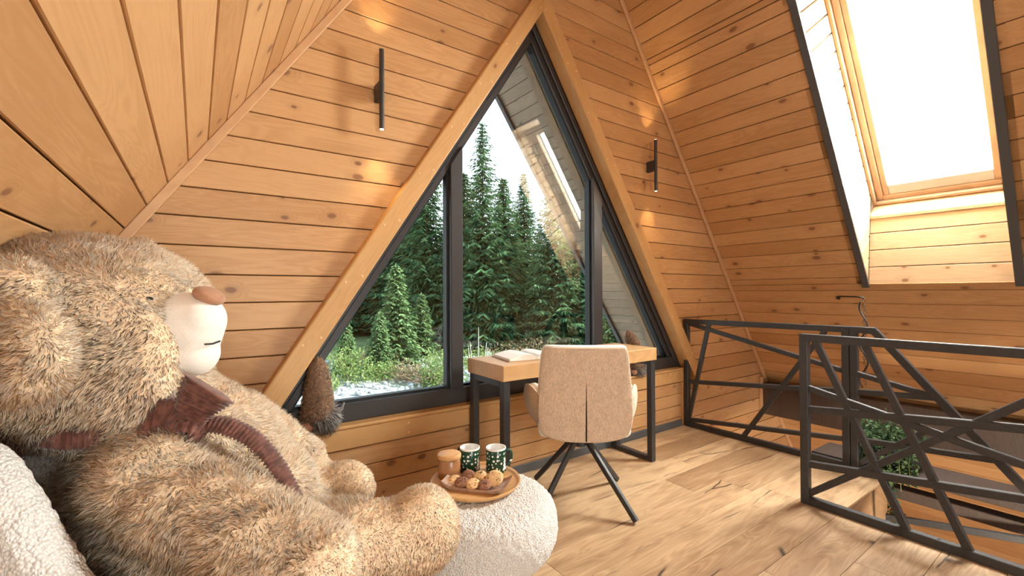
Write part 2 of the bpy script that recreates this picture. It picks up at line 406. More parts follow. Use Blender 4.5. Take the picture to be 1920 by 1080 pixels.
# right roof slope with the roof window well
WY0, WY1 = 0.44, 1.186
S_BOT, S_TOP = 1.414, -0.72
S_LOW, S_RIDGE = 6.04, -((RIDGE_Z - NR.z * CR) / TR.z)
rm = MB()
def rslab(s0, s1, y0, y1, o0=0.019, o1=0.12):
    q = ((s0, y0), (s1, y0), (s1, y1), (s0, y1))
    rm.prism([on_right(s, y, o0) for s, y in q], [on_right(s, y, o1) for s, y in q])
rslab(S_RIDGE, S_TOP, BACK_Y, EAVE_Y); rslab(S_BOT, S_LOW, BACK_Y, EAVE_Y)
rslab(S_TOP, S_BOT, BACK_Y, WY0 - 0.02); rslab(S_TOP, S_BOT, WY1 + 0.02, EAVE_Y)
wall_right = tag(rm.build('wall_right', M['backing']), kind='structure')
PR = 0.1245
RX, RY = Vector((0, -1, 0)), TR
def right_board(s0, s1, y0, y1, mat):
    # s0 < s1 measured down the slope; plank origin at the low edge, far end
    plank(rect(y1 - y0, s1 - s0 - GAP), on_right(s1 - GAP / 2, y1, 0.018), RX, RY, wall_right, mat)
RB0 = -1.0
s = 1.477 - 32 * PR
while s < 5.0:
    s1 = s + PR
    if s1 <= S_TOP + 0.01 or s >= S_BOT - 0.01:
        right_board(s, s1, RB0, D, M['pine'])
    elif s < S_TOP:
        right_board(s, S_TOP, RB0, D, M['pine']); right_board(S_TOP, s1, WY1, D, M['pine']); right_board(S_TOP, s1, RB0, WY0, M['pine'])
    elif s1 > S_BOT:
        right_board(s, S_BOT, WY1, D, M['pine']); right_board(s, S_BOT, RB0, WY0, M['pine']); right_board(S_BOT, s1, RB0, D, M['pine'])
    else:
        right_board(s, s1, WY1, D, M['pine']); right_board(s, s1, RB0, WY0, M['pine'])
    if -1.6 < s < 3.2: right_board(s, s1, D + 0.115, EAVE_Y - 0.03, M['pine_out'])
    s = s1
rm = MB(); rslab(S_RIDGE, S_LOW, BACK_Y, RB0 - 0.01, 0.0, 0.018); rm.build('panel', M['pine'], wall_right)
rm = MB(); rslab(S_RIDGE, 4.0, EAVE_Y - 0.03, EAVE_Y + 0.02, -0.03, 0.14); rm.build('fascia_board', M['greytrim'], wall_right)

# roof window: well, frame, sash, glass, blind
win2 = tag(empty('window_2', on_right(S_BOT, (WY0 + WY1) / 2, 0.0)), kind='structure')
OFFW = 0.482
# vertical lower cheek
px0, pz0 = 4.166, 1.186; px1, pz1 = 4.214, 1.70
updir = Vector((px1 - px0, 0, pz1 - pz0)); hl = updir.length; updir.normalize(); nrm_in = Vector((0, -1, 0)).cross(updir)   # X=(0,-1,0), Y=up -> into the room
hgt = hl / 4
for i in range(4):
    plank(rect(WY1 - WY0, hgt - GAP), Vector((px0, WY1, pz0)) + updir * (i * hgt + GAP / 2) - nrm_in * 0.018, (0, -1, 0), updir, win2, M['pine_well'])
MB().prism([(px0 + .02, WY0 - .02, pz0), (px0 + .02, WY1 + .02, pz0), (px1 + .02, WY1 + .02, pz1), (px1 + .02, WY0 - .02, pz1)],
           [(px0 + .06, WY0 - .02, pz0), (px0 + .06, WY1 + .02, pz0), (px1 + .06, WY1 + .02, pz1), (px1 + .06, WY0 - .02, pz1)]).build('cheek_backing', M['backing'], win2)
# sloping sill above it
fb = on_right(0.987, 0, OFFW)
MB().prism([(px1 - .012, WY0, pz1 - .02), (px1 - .012, WY1, pz1 - .02), (px1 - .012, WY1, pz1 + .004), (px1 - .012, WY0, pz1 + .004)],
           [(fb.x + .02, WY0, fb.z - .03), (fb.x + .02, WY1, fb.z - .03), (fb.x, WY1, fb.z), (fb.x, WY0, fb.z)]).build('sill_board', M['pine_well'], win2, bevel=0.002)
# side cheeks: boards run out from the room towards the glass
for yy, sgn in ((WY1, -1), (WY0, 1)):
    sb = S_TOP
    while sb < 1.42:
        b0, b1 = sb + GAP, sb + 0.124 - GAP
        # local (off, up the slope) with origin at (0, b1): up coordinate u = b1 - s
        poly = [(0.019, 0), (OFFW + 0.02, 0), (OFFW + 0.02, b1 - b0), (0.019, b1 - b0)]
        # keep what lies above the vertical cheek: line (0,1.414)-(0.338,1.027) and above s = 0.987 + ...
        # s <= 1.414 - 1.145*off  ->  (b1-u) + 1.145*off <= 1.414
        poly = clip(poly, 1.145, -1, 1.412 - b1)
        if len(poly) >= 3:
            if sgn < 0: plank(poly, on_right(b1, yy + 0.018, 0.0), NR, TR, win2, M['pine_well'])
            else: plank([(x, -u) for x, u in poly][::-1], on_right(b1, yy - 0.018, 0.0), NR, -TR, win2, M['pine_well'])
        sb += 0.124
    b = MB(); ya, yb = (yy + 0.019, yy + 0.07) if sgn < 0 else (yy - 0.07, yy - 0.019)
    q = ((S_TOP - .05, 0), (S_TOP - .05, OFFW + .1), (1.0, OFFW + .1), (S_BOT, 0.0))
    b.prism([on_right(s, ya, o) for s, o in q], [on_right(s, yb, o) for s, o in q]).build('cheek_backing', M['backing'], win2)
b = MB(); b.prism([on_right(S_TOP + o * .22, y, o) for y, o in ((WY0, 0), (WY1, 0), (WY1, OFFW + .05), (WY0, OFFW + .05))],
                  [on_right(S_TOP - .05 + o * .22, y, o) for y, o in ((WY0, 0), (WY1, 0), (WY1, OFFW + .05), (WY0, OFFW + .05))]).build('head_board', M['pine_well'], win2)
def sk_bar(name, s0, s1, y0, y1, o0, o1, mat, bev=0.003):
    q = ((s0, y0), (s1, y0), (s1, y1), (s0, y1))
    return MB().prism([on_right(s, y, o0) for s, y in q], [on_right(s, y, o1) for s, y in q]).build(name, mat, win2, bevel=bev)
SF0, SF1 = -0.61, 0.987
for nm, mat, w0, w1, o0 in (('frame_rail', M['lacquer'], 0.0, 0.022, 0.44), ('frame_rail', M['lacquer'], 0.022, 0.062, 0.475), ('sash_rail', M['sashgrey'], 0.062, 0.100, 0.49)):
    wb = {0.0: 0.0, 0.022: 0.022, 0.062: 0.055}[w0]; we = {0.022: 0.022, 0.062: 0.055, 0.100: 0.13}[w1]
    m2 = M['lacquer'] if nm == 'sash_rail' else mat
    sk_bar(nm, SF0 + w0, SF1 - wb, WY1 - w1, WY1 - w0, o0, 0.54, m2)
    sk_bar(nm, SF0 + w0, SF1 - wb, WY0 + w0, WY0 + w1, o0, 0.54, m2)
    sk_bar(nm, SF1 - we, SF1 - wb, WY0 + w1, WY1 - w1, o0, 0.54, mat)
    sk_bar(nm, SF0 + w0, SF0 + w1, WY0 + w1, WY1 - w1, o0, 0.54, mat)
sk_bar('pane', SF0 + 0.09, SF1 - 0.12, WY0 + 0.09, WY1 - 0.09, 0.508, 0.514, M['glass'], 0)
sk_bar('roller_blind', SF0 + 0.02, SF1 - 0.04, WY0 + 0.02, WY1 - 0.02, 0.640, 0.643, M['blind'], 0)
for yy in (WY1, WY0):   # dark angle trims along the well
    y0, y1 = (yy - 0.004, yy + 0.040) if yy == WY1 else (yy - 0.040, yy + 0.004)
    sk_bar('edge_trim', S_TOP - .02, S_BOT + 0.03, y0, y1, -0.014, 0.004, M['greytrim'])

# corner trims, dark beam
def slope_trim(name, xf, N, off, y0, y1, z0, z1, w, mat):
    T = TL if N is NL else TR; c = CL if N is NL else CR
    pts = []
    sa, sb = (z0 - N.z * c) / T.z, (z1 - N.z * c) / T.z
    q = [(sa, -w), (sb, -w), (sb, 0.0), (sa, 0.0)]
    return MB().prism([roof_pt(N, c, T, s, y0, o) for s, o in q], [roof_pt(N, c, T, s, y1, o) for s, o in q]).build(name, mat, None, bevel=0.004)
tag(slope_trim('trim_1', None, NL, 0, D - 0.022, D - 0.002, 0.0, RIDGE_Z - .1, 0.036, M['trimwood']), kind='structure')
tag(slope_trim('trim_2', None, NR, 0, D - 0.022, D - 0.002, 0.2, RIDGE_Z - .1, 0.036, M['trimwood']), kind='structure')
tag(slope_trim('trim_3', None, NR, 0, D - 0.022, D - 0.002, LOWER_Z, -0.14, 0.036, M['trimwood']), kind='structure')
tag(MB().span((4.70, D - 0.03, -0.14), (4.745, D - 0.002, 0.26)).build('trim_4', M['trimwood'], None, bevel=0.003), kind='structure')
db = MB(); _q = ((4.72, 0.20), (4.72, -0.115), (xR(-0.115) , -0.115), (xR(0.20), 0.20))
db.prism([(x, BACK_Y, z) for x, z in _q], [(x, D - 0.03, z) for x, z in _q])
tag(db.build('trim_5', M['darkwood'], None, bevel=0.004), kind='structure')

# slanting beams beside the window, with screw plugs
BY0, BY1 = 2.20, 2.305
def beam(name, side):
    f = bxl if side < 0 else bxr; zb = ZS if side < 0 else 0.30
    o = -BW if side < 0 else BW
    top_in = (AX, APZ); top_out = (AX, APZ + BW * WS)
    poly = [(f(zb), zb), top_in, top_out, (f(zb) + o, zb)]
    tag_o = xz_prism(poly, BY0, BY1, name, M['beam'], None, bevel=0.008, seg=2)
    # the board pattern runs along local X: keep the mesh, turn the object's frame along the beam
    ang = math.atan(WS) * (1 if side < 0 else -1)
    Rm = Matrix.Translation(Vector((f(zb), BY0, zb))) @ Matrix.Rotation(-ang, 4, 'Y') @ Matrix.Rotation(math.pi / 2, 4, 'X')
    tag_o.data.transform(Rm.inverted()); tag_o.matrix_basis = Rm
    for k in range(9):
        zz = 0.62 + k * 0.29
        for e in ((0.25, 0.02), (0.75, -0.01)):
            xx = f(zz + e[1]) + o * e[0]
            p = MB().lathe([(0.0065, -0.001), (0.0065, 0.0012), (0.004, 0.002)], (xx, BY0, zz + e[1]), 10, Matrix.Rotation(math.pi / 2, 3, 'X')).build('screw_plug', M['nail'], None)
            p.parent = tag_o; p.matrix_parent_inverse = tag_o.matrix_basis.inverted()
    return tag(tag_o, kind='structure')
beam('trim_6', -1); beam('trim_7', 1)
# sill board and fascia below the window
sill = tag(MB().span((xL(0.46) + .05, D - 0.016, ZS - 0.005), (KNEE_X - 0.01, D + 0.09, ZS + 0.013)).build('trim_8', M['beam'], None, bevel=0.005), kind='structure')
fasc = tag(MB().span((xL(0.40) + .05, D - 0.012, 0.372), (KNEE_X - 0.01, D + 0.018, ZS - 0.006)).build('trim_9', M['beam'], None, bevel=0.004), kind='structure')
for k in range(6):
    for zz in (0.395, 0.445):
        MB().lathe([(0.0065, -0.001), (0.0065, 0.0012), (0.004, 0.002)], (0.35 + k * 0.57, D - 0.012, zz + 0.004 * (k % 2)), 10, Matrix.Rotation(math.pi / 2, 3, 'X')).build('screw_plug', M['nail'], fasc)
tag(MB().span((KNEE_X - 0.035, D - 0.012, 0.0), (KNEE_X, D + 0.018, 0.371)).build('trim_10', M['beam'], None, bevel=0.004), kind='structure')
tag(MB().span((xL(0.05) + .03, D - 0.012, 0.0), (KNEE_X - 0.036, D - 0.0005, 0.055)).build('baseboard_far', M['baseboard'], None, bevel=0.002), kind='structure')

# triangular window
WF0, WF1 = 2.307, 2.375
win1 = tag(empty('window_1', (AX, 2.34, ZS)), kind='structure')
ZF0, ZG = ZS + 0.013, 0.592                                  # frame foot, lower edge of the glass
FW = 0.092
def tri(zb, inset): return [(bxl(zb) + inset, zb), (bxr(zb) - inset, zb), (AX, APZ - inset * WS)]
def frame_side(name, side, i0, i1, z0a, y0, y1, mat):
    f = bxl if side < 0 else bxr; sg = 1 if side < 0 else -1
    poly = [(f(z0a) + sg * i0, z0a), (f(z0a) + sg * i1, z0a), (AX, APZ - i1 * WS), (AX, APZ - i0 * WS)]
    return xz_prism(poly, y0, y1, name, mat, win1, bevel=0.004)
for sd in (-1, 1):
    frame_side('side_profile', sd, 0.0, 0.045, ZF0, WF0, WF1 + .05, M['anthracite'])
    frame_side('side_profile', sd, 0.047, FW, ZF0, WF0 + 0.016, WF1 + .03, M['anthracite'])
    frame_side('gasket', sd, FW - 0.002, FW + 0.010, ZG, WF0 + 0.034, WF1 + 0.01, M['anthracite2'])
xz_prism([(bxl(ZF0) + .02, ZF0), (bxr(ZF0) - .02, ZF0), (bxr(ZG) - .02, ZG - 0.012), (bxl(ZG) + .02, ZG - 0.012)], WF0 + 0.004, WF1 + .03, 'bottom_profile', M['anthracite'], win1, bevel=0.004)
xz_prism([(bxl(ZG) + .06, ZG - 0.012), (bxr(ZG) - .06, ZG - 0.012), (bxr(ZG) - .06, ZG + 0.001), (bxl(ZG) + .06, ZG + 0.001)], WF0 + 0.036, WF1 + .01, 'gasket', M['anthracite2'], win1)
ML0, ML1, MR0, MR1 = 1.205, 1.285, 2.375, 2.465
for x0, x1, f in ((ML0, ML1, bxl), (MR0, MR1, bxr)):
    sg = 1 if f is bxl else -1
    ins = FW * 0.85
    def ztop(x): return APZ - (abs(x - AX) + ins) * WS
    xz_prism([(x0, ZG - 0.02), (x1, ZG - 0.02), (x1, ztop(x1)), (x0, ztop(x0))], WF0 - 0.002, WF1 + .03, 'mullion', M['anthracite'], win1, bevel=0.004)
    xz_prism([(x0 - 0.012, ZG), (x0, ZG), (x0, ztop(x0)), (x0 - 0.012, ztop(x0 - 0.012))], WF0 + 0.034, WF1 + 0.01, 'gasket', M['anthracite2'], win1)
    xz_prism([(x1, ZG), (x1 + 0.012, ZG), (x1 + 0.012, ztop(x1 + 0.012)), (x1, ztop(x1))], WF0 + 0.034, WF1 + 0.01, 'gasket', M['anthracite2'], win1)
def pane(xa, xb, ang=0.0):
    ii = FW - 0.006; za = ZG - 0.006
    poly = [(bxl(za) + ii, za), (bxr(za) - ii, za), (AX, APZ - ii * WS)]
    poly = clip(poly, 1, 0, xb); poly = clip(poly, -1, 0, -xa)
    cx = (max(bxl(za) + ii, xa) + min(bxr(za) - ii, xb)) / 2
    yc = 2.365
    o = MB().prism([(x, yc + (x - cx) * ang, z) for x, z in poly], [(x, yc + 0.005 + (x - cx) * ang, z) for x, z in poly]).build('pane', M['glass'], win1)
    return o
pane(-9, ML0 + .01); pane(ML1 - .01, MR0 + .01, 0.018); pane(MR1 - .01, 99)
# outer lining of the window opening, under the roof overhang
for sd in (-1, 1):
    frame_side('outer_lining', sd, FW - 0.03, FW - 0.002, ZG - 0.1, WF1 + 0.051, 2.50, M['pine_out'])

# loft floor: slab, planks
FY = 0.895; FX_STAIR = 2.70
fm = MB(); fm.span((-1.5, FY, -0.24), (KNEE_X + 0.02, D + 0.1, -0.013)); fm.span((-1.5, BACK_Y, -0.24), (FX_STAIR + 0.02, FY - 0.0005, -0.013))
floor = tag(fm.build('floor', M['oak']), kind='structure')
FW_P = 0.1937
row = -11
while FY + row * FW_P < D - 0.01:
    y0 = FY + row * FW_P; y1 = min(y0 + FW_P, D - 0.001); xe = KNEE_X + 0.02 if row >= 0 else FX_STAIR + 0.02
    x = -1.2 - random.Random(row * 3 + 1).random() * 1.1
    while x < xe:
        x1 = min(x + 1.38, xe)
        if x1 - x < 0.25 and x1 == xe: x1 = xe
        xa = max(x, -1.2)
        if x1 - xa > 0.02: plank(rect(x1 - xa - 0.0012, y1 - y0 - 0.0012), (xa, y0, -0.012), (1, 0, 0), (0, 1, 0), floor, M['oak'], 0.012, 0.0008)
        x = x1
    row += 1
tag(MB().span((-4.5, BACK_Y, LOWER_Z - 0.1), (7.2, D + 0.1, LOWER_Z)).build('floor', M['oak']), kind='structure')

# ------------------------------------------------------------------ outdoors
def mesh_np(name, v, faces_tri=None, quads=None):
    me = bpy.data.meshes.new(name); v = np.asarray(v, np.float32)
    F = faces_tri if faces_tri is not None else quads; k = F.shape[1]
    me.vertices.add(len(v)); me.vertices.foreach_set('co', v.ravel())
    me.loops.add(F.size); me.loops.foreach_set('vertex_index', F.astype(np.int32).ravel())
    me.polygons.add(len(F)); me.polygons.foreach_set('loop_start', np.arange(0, F.size, k, dtype=np.int32))
    me.polygons.foreach_set('loop_total', np.full(len(F), k, np.int32))
    me.update(calc_edges=True); return me
def unit(a): return a / np.maximum(np.linalg.norm(a, axis=-1, keepdims=True), 1e-9)

def leaf_mat(name, c_dark, c_light, trans=0.25):
    t = NT(name); g = t.n('NewGeometry')
    f = t.noise(g.outputs['Position'], 0.9, 3, 0.6)
    f2 = g.outputs['Random Per Island']
    col = t.mix(t.smooth(t.math('ADD', t.math('MULTIPLY', f, 0.6), t.math('MULTIPLY', f2, 0.6)), 0.25, 0.95), c_dark, c_light)
    d = t.n('BsdfDiffuse'); t.link(col, d.inputs[0]); tr = t.n('BsdfTranslucent'); t.link(col, tr.inputs[0])
    mx = t.n('MixShader'); mx.inputs[0].default_value = trans; t.link(d.outputs[0], mx.inputs[1]); t.link(tr.outputs[0], mx.inputs[2])
    t.link(mx.outputs[0], t.out.inputs[0]); return t.m
M['spruce'] = leaf_mat('spruce needles', (0.022, 0.068, 0.038), (0.130, 0.235, 0.100))
M['spruce_young'] = leaf_mat('young spruce needles', (0.055, 0.125, 0.05), (0.25, 0.36, 0.16))
M['shrubleaf'] = leaf_mat('shrub leaves', (0.10, 0.19, 0.05), (0.34, 0.42, 0.16))
M['shrubdry'] = leaf_mat('dry shrub leaves', (0.16, 0.13, 0.07), (0.36, 0.30, 0.18))
M['bark'] = plain('bark', (0.075, 0.055, 0.042), 0.9, 0, 0.3, 6)
M['twig'] = plain('dry twigs', (0.22, 0.14, 0.09), 0.9, 0, 0.3, 6)
M['rock'] = plain('pale stone', (0.34, 0.36, 0.35), 0.9, 0, 0.25, 5)
def ground_mat():
    t = NT('gravel slope'); g = t.n('NewGeometry'); p = g.outputs['Position']
    s = t.n('SeparateXYZ'); t.link(p, s.inputs[0])
    f = t.noise(p, 3.5, 4, 0.7); f3 = t.noise(p, 0.25, 3, 0.6)
    grav = t.mix(t.smooth(f, 0.35, 0.65), (0.13, 0.14, 0.14), (0.38, 0.40, 0.39))
    grass = t.mix(t.smooth(f, 0.3, 0.7), (0.05, 0.09, 0.03), (0.15, 0.20, 0.07))
    d = t.math('ADD', t.math('ADD', t.math('MULTIPLY', s.outputs['X'], 1.3), t.math('MULTIPLY', s.outputs['Y'], 0.55)), t.math('MULTIPLY', f3, 8.0))
    col = t.mix(t.smooth(d, 21.0, 24.0), grav, grass)
    t.principled(col, 0.95, t.bump(f, 0.6, 0.1)); return t.m
M['ground'] = ground_mat()
def gz(x, y):
    d = math.hypot(x, y)
    return -2.75 + max(0.0, d - 13) * 0.062 + 0.35 * noise.noise(Vector((x * 0.22, y * 0.22, 0))) + 0.10 * noise.noise(Vector((x * 1.1, y * 1.1, 3.0)))
nx, ny = 110, 90
gx = np.linspace(-25, 75, nx); gy = np.linspace(2.6, 75, ny)
gv = np.array([(x, y, gz(x, y)) for y in gy for x in gx])
gq = np.array([(j * nx + i, j * nx + i + 1, (j + 1) * nx + i + 1, (j + 1) * nx + i) for j in range(ny - 1) for i in range(nx - 1)])
gro = link('ground', mesh_np('ground', gv, quads=gq), M['ground'], None, True); tag(gro, kind='structure')

def polar(az_deg, d): a = math.radians(az_deg); return d * math.sin(a), d * math.cos(a)
# loose stones on the gravel: nobody could count them
def stones():
    ico = bmesh.new(); bmesh.ops.create_icosphere(ico, subdivisions=1, radius=1.0)
    bv = np.array([v.co[:] for v in ico.verts]); bf = np.array([[v.index for v in f.verts] for f in ico.faces]); ico.free()
    V = []; Fs = []; n = 2600
    for i in range(n):
        az, d = rng.uniform(2, 40), rng.uniform(12.5, 23); x, y = polar(az, d); s = 0.035 + 0.10 * rng.random() ** 3
        if rng.random() < 0.02: s *= 2.6
        sc = s * rng.uniform(0.6, 1.3, 3); V.append(bv * rng.uniform(0.8, 1.2, bv.shape) * sc + (x, y, gz(x, y) + s * 0.2)); Fs.append(bf + i * len(bv))
    return mesh_np('stones', np.vstack(V), faces_tri=np.vstack(Fs))
tag(link('loose_stones', stones(), M['rock']), 'loose pale stones scattered over the gravel slope outside', 'stones', kind='stuff')

def blades(base, tip, wid, w_dir):
    """flat tapered blades: base, tip (n,3), width (n,), w_dir (n,3) -> verts, tris (2 per blade)"""
    n = len(base); mid = base * 0.45 + tip * 0.55; w = w_dir * wid[:, None] / 2
    v = np.stack([base - w * 0.7, base + w * 0.7, mid + w, tip, mid - w], 1).reshape(-1, 3)
    i = np.arange(n)[:, None] * 5
    f = np.concatenate([i + np.array([[0, 1, 2]]), i + np.array([[0, 2, 4]]), i + np.array([[4, 2, 3]])], 0)
    return v, f
def spruce_mesh(h, R, seed, dense=1.0, low=0.06):
    r = np.random.default_rng(seed); B, T, W, WD = [], [], [], []
    z = h * low; lev = 0
    while z < h * 0.985:
        t = z / h; L = R * (1 - t) ** 0.75 * r.uniform(0.85, 1.12) + 0.06; nb = max(5, int(9 * (1 - 0.45 * t) * dense))
        a0 = r.uniform(0, 6.28)
        for b in range(nb):
            a = a0 + 6.283 * b / nb + r.normal(0, 0.18); Lb = L * r.uniform(0.7, 1.12); rise = 0.35 * t - 0.28
            nt = max(4, int(11 * Lb / R) + 4)
            for k in range(nt):
                q = (k + 0.6) / nt; rad = Lb * q; zz = z + rad * rise + 0.10 * Lb * q * q * (1.6 if t < .7 else .5)
                p = np.array([math.cos(a) * rad, math.sin(a) * rad, zz])
                for sd in (-1, 1):
                    tw = (0.30 * Lb * (1 - 0.62 * q) + 0.10) * r.uniform(0.7, 1.3); aa = a + sd * r.uniform(0.4, 1.0)
                    d = np.array([math.cos(aa), math.sin(aa), -0.28 - 0.3 * r.random()]); B.append(p); T.append(p + d * tw)
                    W.append(0.055 + 0.085 * tw); WD.append(np.array([-math.sin(aa) * .8, math.cos(aa) * .8, r.uniform(-.9, .9)]))
            B.append(np.array([0, 0, z])); T.append(np.array([math.cos(a) * Lb, math.sin(a) * Lb, z + Lb * rise + .1 * Lb])); W.append(0.05); WD.append(np.array([-math.sin(a), math.cos(a), 0.3]))
        z += h * 0.019 * (1.15 - 0.4 * t) / max(.6, dense) + 0.02; lev += 1
    B.append(np.array([0, 0, h * .95])); T.append(np.array([0, 0, h * 1.01])); W.append(0.06); WD.append(np.array([1., 0, 0]))
    v, f = blades(np.array(B), np.array(T), np.array(W), unit(np.array(WD)))
    return mesh_np('crown', v, faces_tri=f)
def trunk_mesh(h, r):
    m = MB(); m.tube([(0, 0, -0.3), (0, 0, h * .4), (0, 0, h * .97)], [r, r * .62, 0.012], 8)
    me = bpy.data.meshes.new('trunk'); me.from_pydata(m.v, [], m.f); return me
PROTO = []
for i, (h, R, dn) in enumerate(((13.5, 2.7, 1.15), (11.0, 2.6, 1.2), (15.0, 3.0, 1.15), (9.0, 2.5, 1.25))):
    c = spruce_mesh(h, R, 20 + i, dn); c.materials.append(M['spruce']); t_ = trunk_mesh(h, 0.16); t_.materials.append(M['bark']); PROTO.append((c, t_, h))
def plant_tree(name, proto, x, y, sc, rz, label, cat='tree', group=None, sxy=1.0):
    c, t_, h = proto; e = empty(name, (x, y, gz(x, y)), label, cat, group)
    e.matrix_basis = Matrix.Translation((x, y, gz(x, y) - 0.1)) @ Matrix.Rotation(rz, 4, 'Z') @ Matrix.Diagonal((sc * sxy, sc * sxy, sc, 1))
    for nm, me in (('crown', c), ('trunk', t_)):
        o = bpy.data.objects.new(nm, me); COL.objects.link(o); o.parent = e
    return e
def px_az(px): return math.degrees(math.atan((px - 960) / FOCAL_PX)) + math.degrees(YAW)
# named front trees, by the bearing they stand on
FRONT = [(906, 25.5, 0, 0.985, 0.90, 'tall pointed spruce rising highest against the sky'),
         (983, 29, 1, 1.00, 0.85, 'dark spruce beside the window right pane, pointed top against sky'),
         (870, 27, 3, 1.15, 1.05, 'leafy spruce left of the tall pointed spruce'),
         (945, 27.5, 3, 1.14, 0.9, 'spruce just right of the tall pointed spruce'),
         (1040, 26, 1, 0.95, 1.0, 'broad spruce seen right of the dark pointed spruce'),
         (800, 27, 2, 0.95, 0.9, 'dark spruce seen in the left pane next to the mullion'),
         (760, 30, 1, 1.25, 0.9, 'dark spruce standing behind the bright young spruce'),
         (1090, 27, 3, 1.0, 1.0, 'small spruce in front of the right mullion')]
for i, (px, d, pi, sc_, sx_, lab) in enumerate(FRONT):
    x, y = polar(px_az(px), d); plant_tree('spruce_tree', PROTO[pi], x, y, sc_, i * 1.3, lab, sxy=sx_)
k = 0
for ring, (d0, step, s0) in enumerate(((31, 3.6, 0.80), (36, 3.3, 0.98), (42, 3.2, 1.05))):
    az = -8 + ring * 1.3
    while az < 66:
        d = d0 + rng.uniform(-1.5, 1.5); x, y = polar(az + rng.uniform(-.7, .7), d); pi = int(rng.integers(0, 4))
        sc_ = s0 * rng.uniform(0.8, 1.05) * (1.0 if pi != 2 else .88)
        if 25 < az < 45: sc_ *= 0.66                                  # lower trees where the sky shows
        plant_tree('spruce_tree', PROTO[pi], x, y, sc_, rng.uniform(0, 6.28), 'dark spruce among the dense forest behind the front trees', group='spruces of the background forest')
        az += step; k += 1
YP = spruce_mesh(4.0, 1.0, 77, 1.0, 0.03); YP.materials.append(M['spruce_young']); YT = trunk_mesh(4.0, 0.05); YT.materials.append(M['bark']); YPROTO = (YP, YT, 4.0)
for px, d, sc_, lab in ((742, 22, 1.22, 'bright green young spruce in the left window pane, tallest of them'), (712, 20.5, 0.72, 'small bright young spruce left of the tallest young one'),
                        (790, 23.5, 0.85, 'young spruce close to the left mullion'), (650, 20, 0.62, 'little young spruce beside the slanting frame'), (1150, 22, 1.0, 'young spruce seen low in the right pane')):
    x, y = polar(px_az(px), d); plant_tree('young_spruce', YPROTO, x, y, sc_, px * .1, lab)
def shrub(px, d, w, h, mat, lab, n=900, ls=0.10, name='shrub'):
    x, y = polar(px_az(px), d); z0 = gz(x, y); e = empty(name, (x, y, z0), lab, 'shrub')
    u = unit(rng.normal(size=(n, 3))) * (rng.random((n, 1)) ** 0.45); u[:, 2] = np.abs(u[:, 2]); lump = 1 + 0.25 * np.sin(u[:, :1] * 7 + px) * np.cos(u[:, 1:2] * 6)
    B = u * np.array([w, w, h]) * lump + (x, y, z0); dr = unit(rng.normal(size=(n, 3)) + (0, 0, .5)); T = B + dr * ls * rng.uniform(.6, 1.4, (n, 1))
    v, f = blades(B, T, np.full(n, ls * 0.5), unit(np.cross(dr, rng.normal(size=(n, 3)))))
    tag(link('foliage', mesh_np('foliage', v, faces_tri=f), mat, e), kind='stuff')
    m = MB()
    for k in range(7):
        a = k * 0.9; m.tube([(x, y, z0 - .05), (x + math.cos(a) * w * .3, y + math.sin(a) * w * .3, z0 + h * .4), (x + math.cos(a) * w * .6, y + math.sin(a) * w * .6, z0 + h * .8)], [.02, .014, .005], 5)
    m.build('stems', M['twig'], e)
shrub(655, 19.0, 1.1, 1.5, M['shrubleaf'], 'pale green bushy shrub beside the slanting window frame', 1500)
shrub(715, 19.5, 0.9, 0.75, M['shrubleaf'], 'low green shrub above the gravel, left of the brush pile')
shrub(762, 19.2, 0.9, 0.8, M['shrubdry'], 'low dry greyish shrub above the gravel')
shrub(815, 18.2, 0.75, 1.35, M['shrubleaf'], 'upright green shrub next to the left mullion', 1300)
shrub(700, 21.5, 1.6, 0.9, M['shrubdry'], 'wide dry shrub under the young spruces')
shrub(880, 21, 2.0, 0.8, M['shrubleaf'], 'wide low shrub behind the desk top left end')
shrub(1000, 22, 2.6, 0.9, M['shrubdry'], 'wide low dry shrub behind the desk')
shrub(600, 17.5, 0.7, 0.5, M['shrubleaf'], 'small shrub behind the brown gnome on the sill')
# brush pile
x, y = polar(px_az(790), 18.4); z0 = gz(x, y); m = MB()
for k in range(60):
    a, b_, l = rng.uniform(0, 6.28), rng.uniform(-.2, .5), rng.uniform(.3, .8); p = Vector((x + rng.normal(0, .4), y + rng.normal(0, .4), z0 + rng.uniform(.02, .35)))
    m.tube([p, p + Vector((math.cos(a) * l, math.sin(a) * l, b_ * l))], [.02, .008], 4)
tag(m.build('brush_pile', M['twig']), 'heap of reddish dry twigs at the edge of the gravel', 'brush pile')
# dry stalks behind the desk
x, y = polar(px_az(897), 12.5); z0 = gz(x, y); m = MB()
for dx, hh, bend in ((0, 2.75, .0), (-.15, 2.35, -.12), (-.22, 2.2, -.1), (.14, 2.3, .12), (.2, 2.15, .1)):
    p = Vector((x + dx, y, z0)); m.tube([p, p + Vector((bend * .3, 0, hh * .6)), p + Vector((bend, 0, hh))], [.018, .014, .006], 5)
M['stalk'] = plain('pale dry stalk', (0.62, 0.60, 0.48), 0.8)
tag(m.build('dry_stalks', M['stalk']), 'tuft of pale dry stalks outside, just above the desk end', 'stalks')

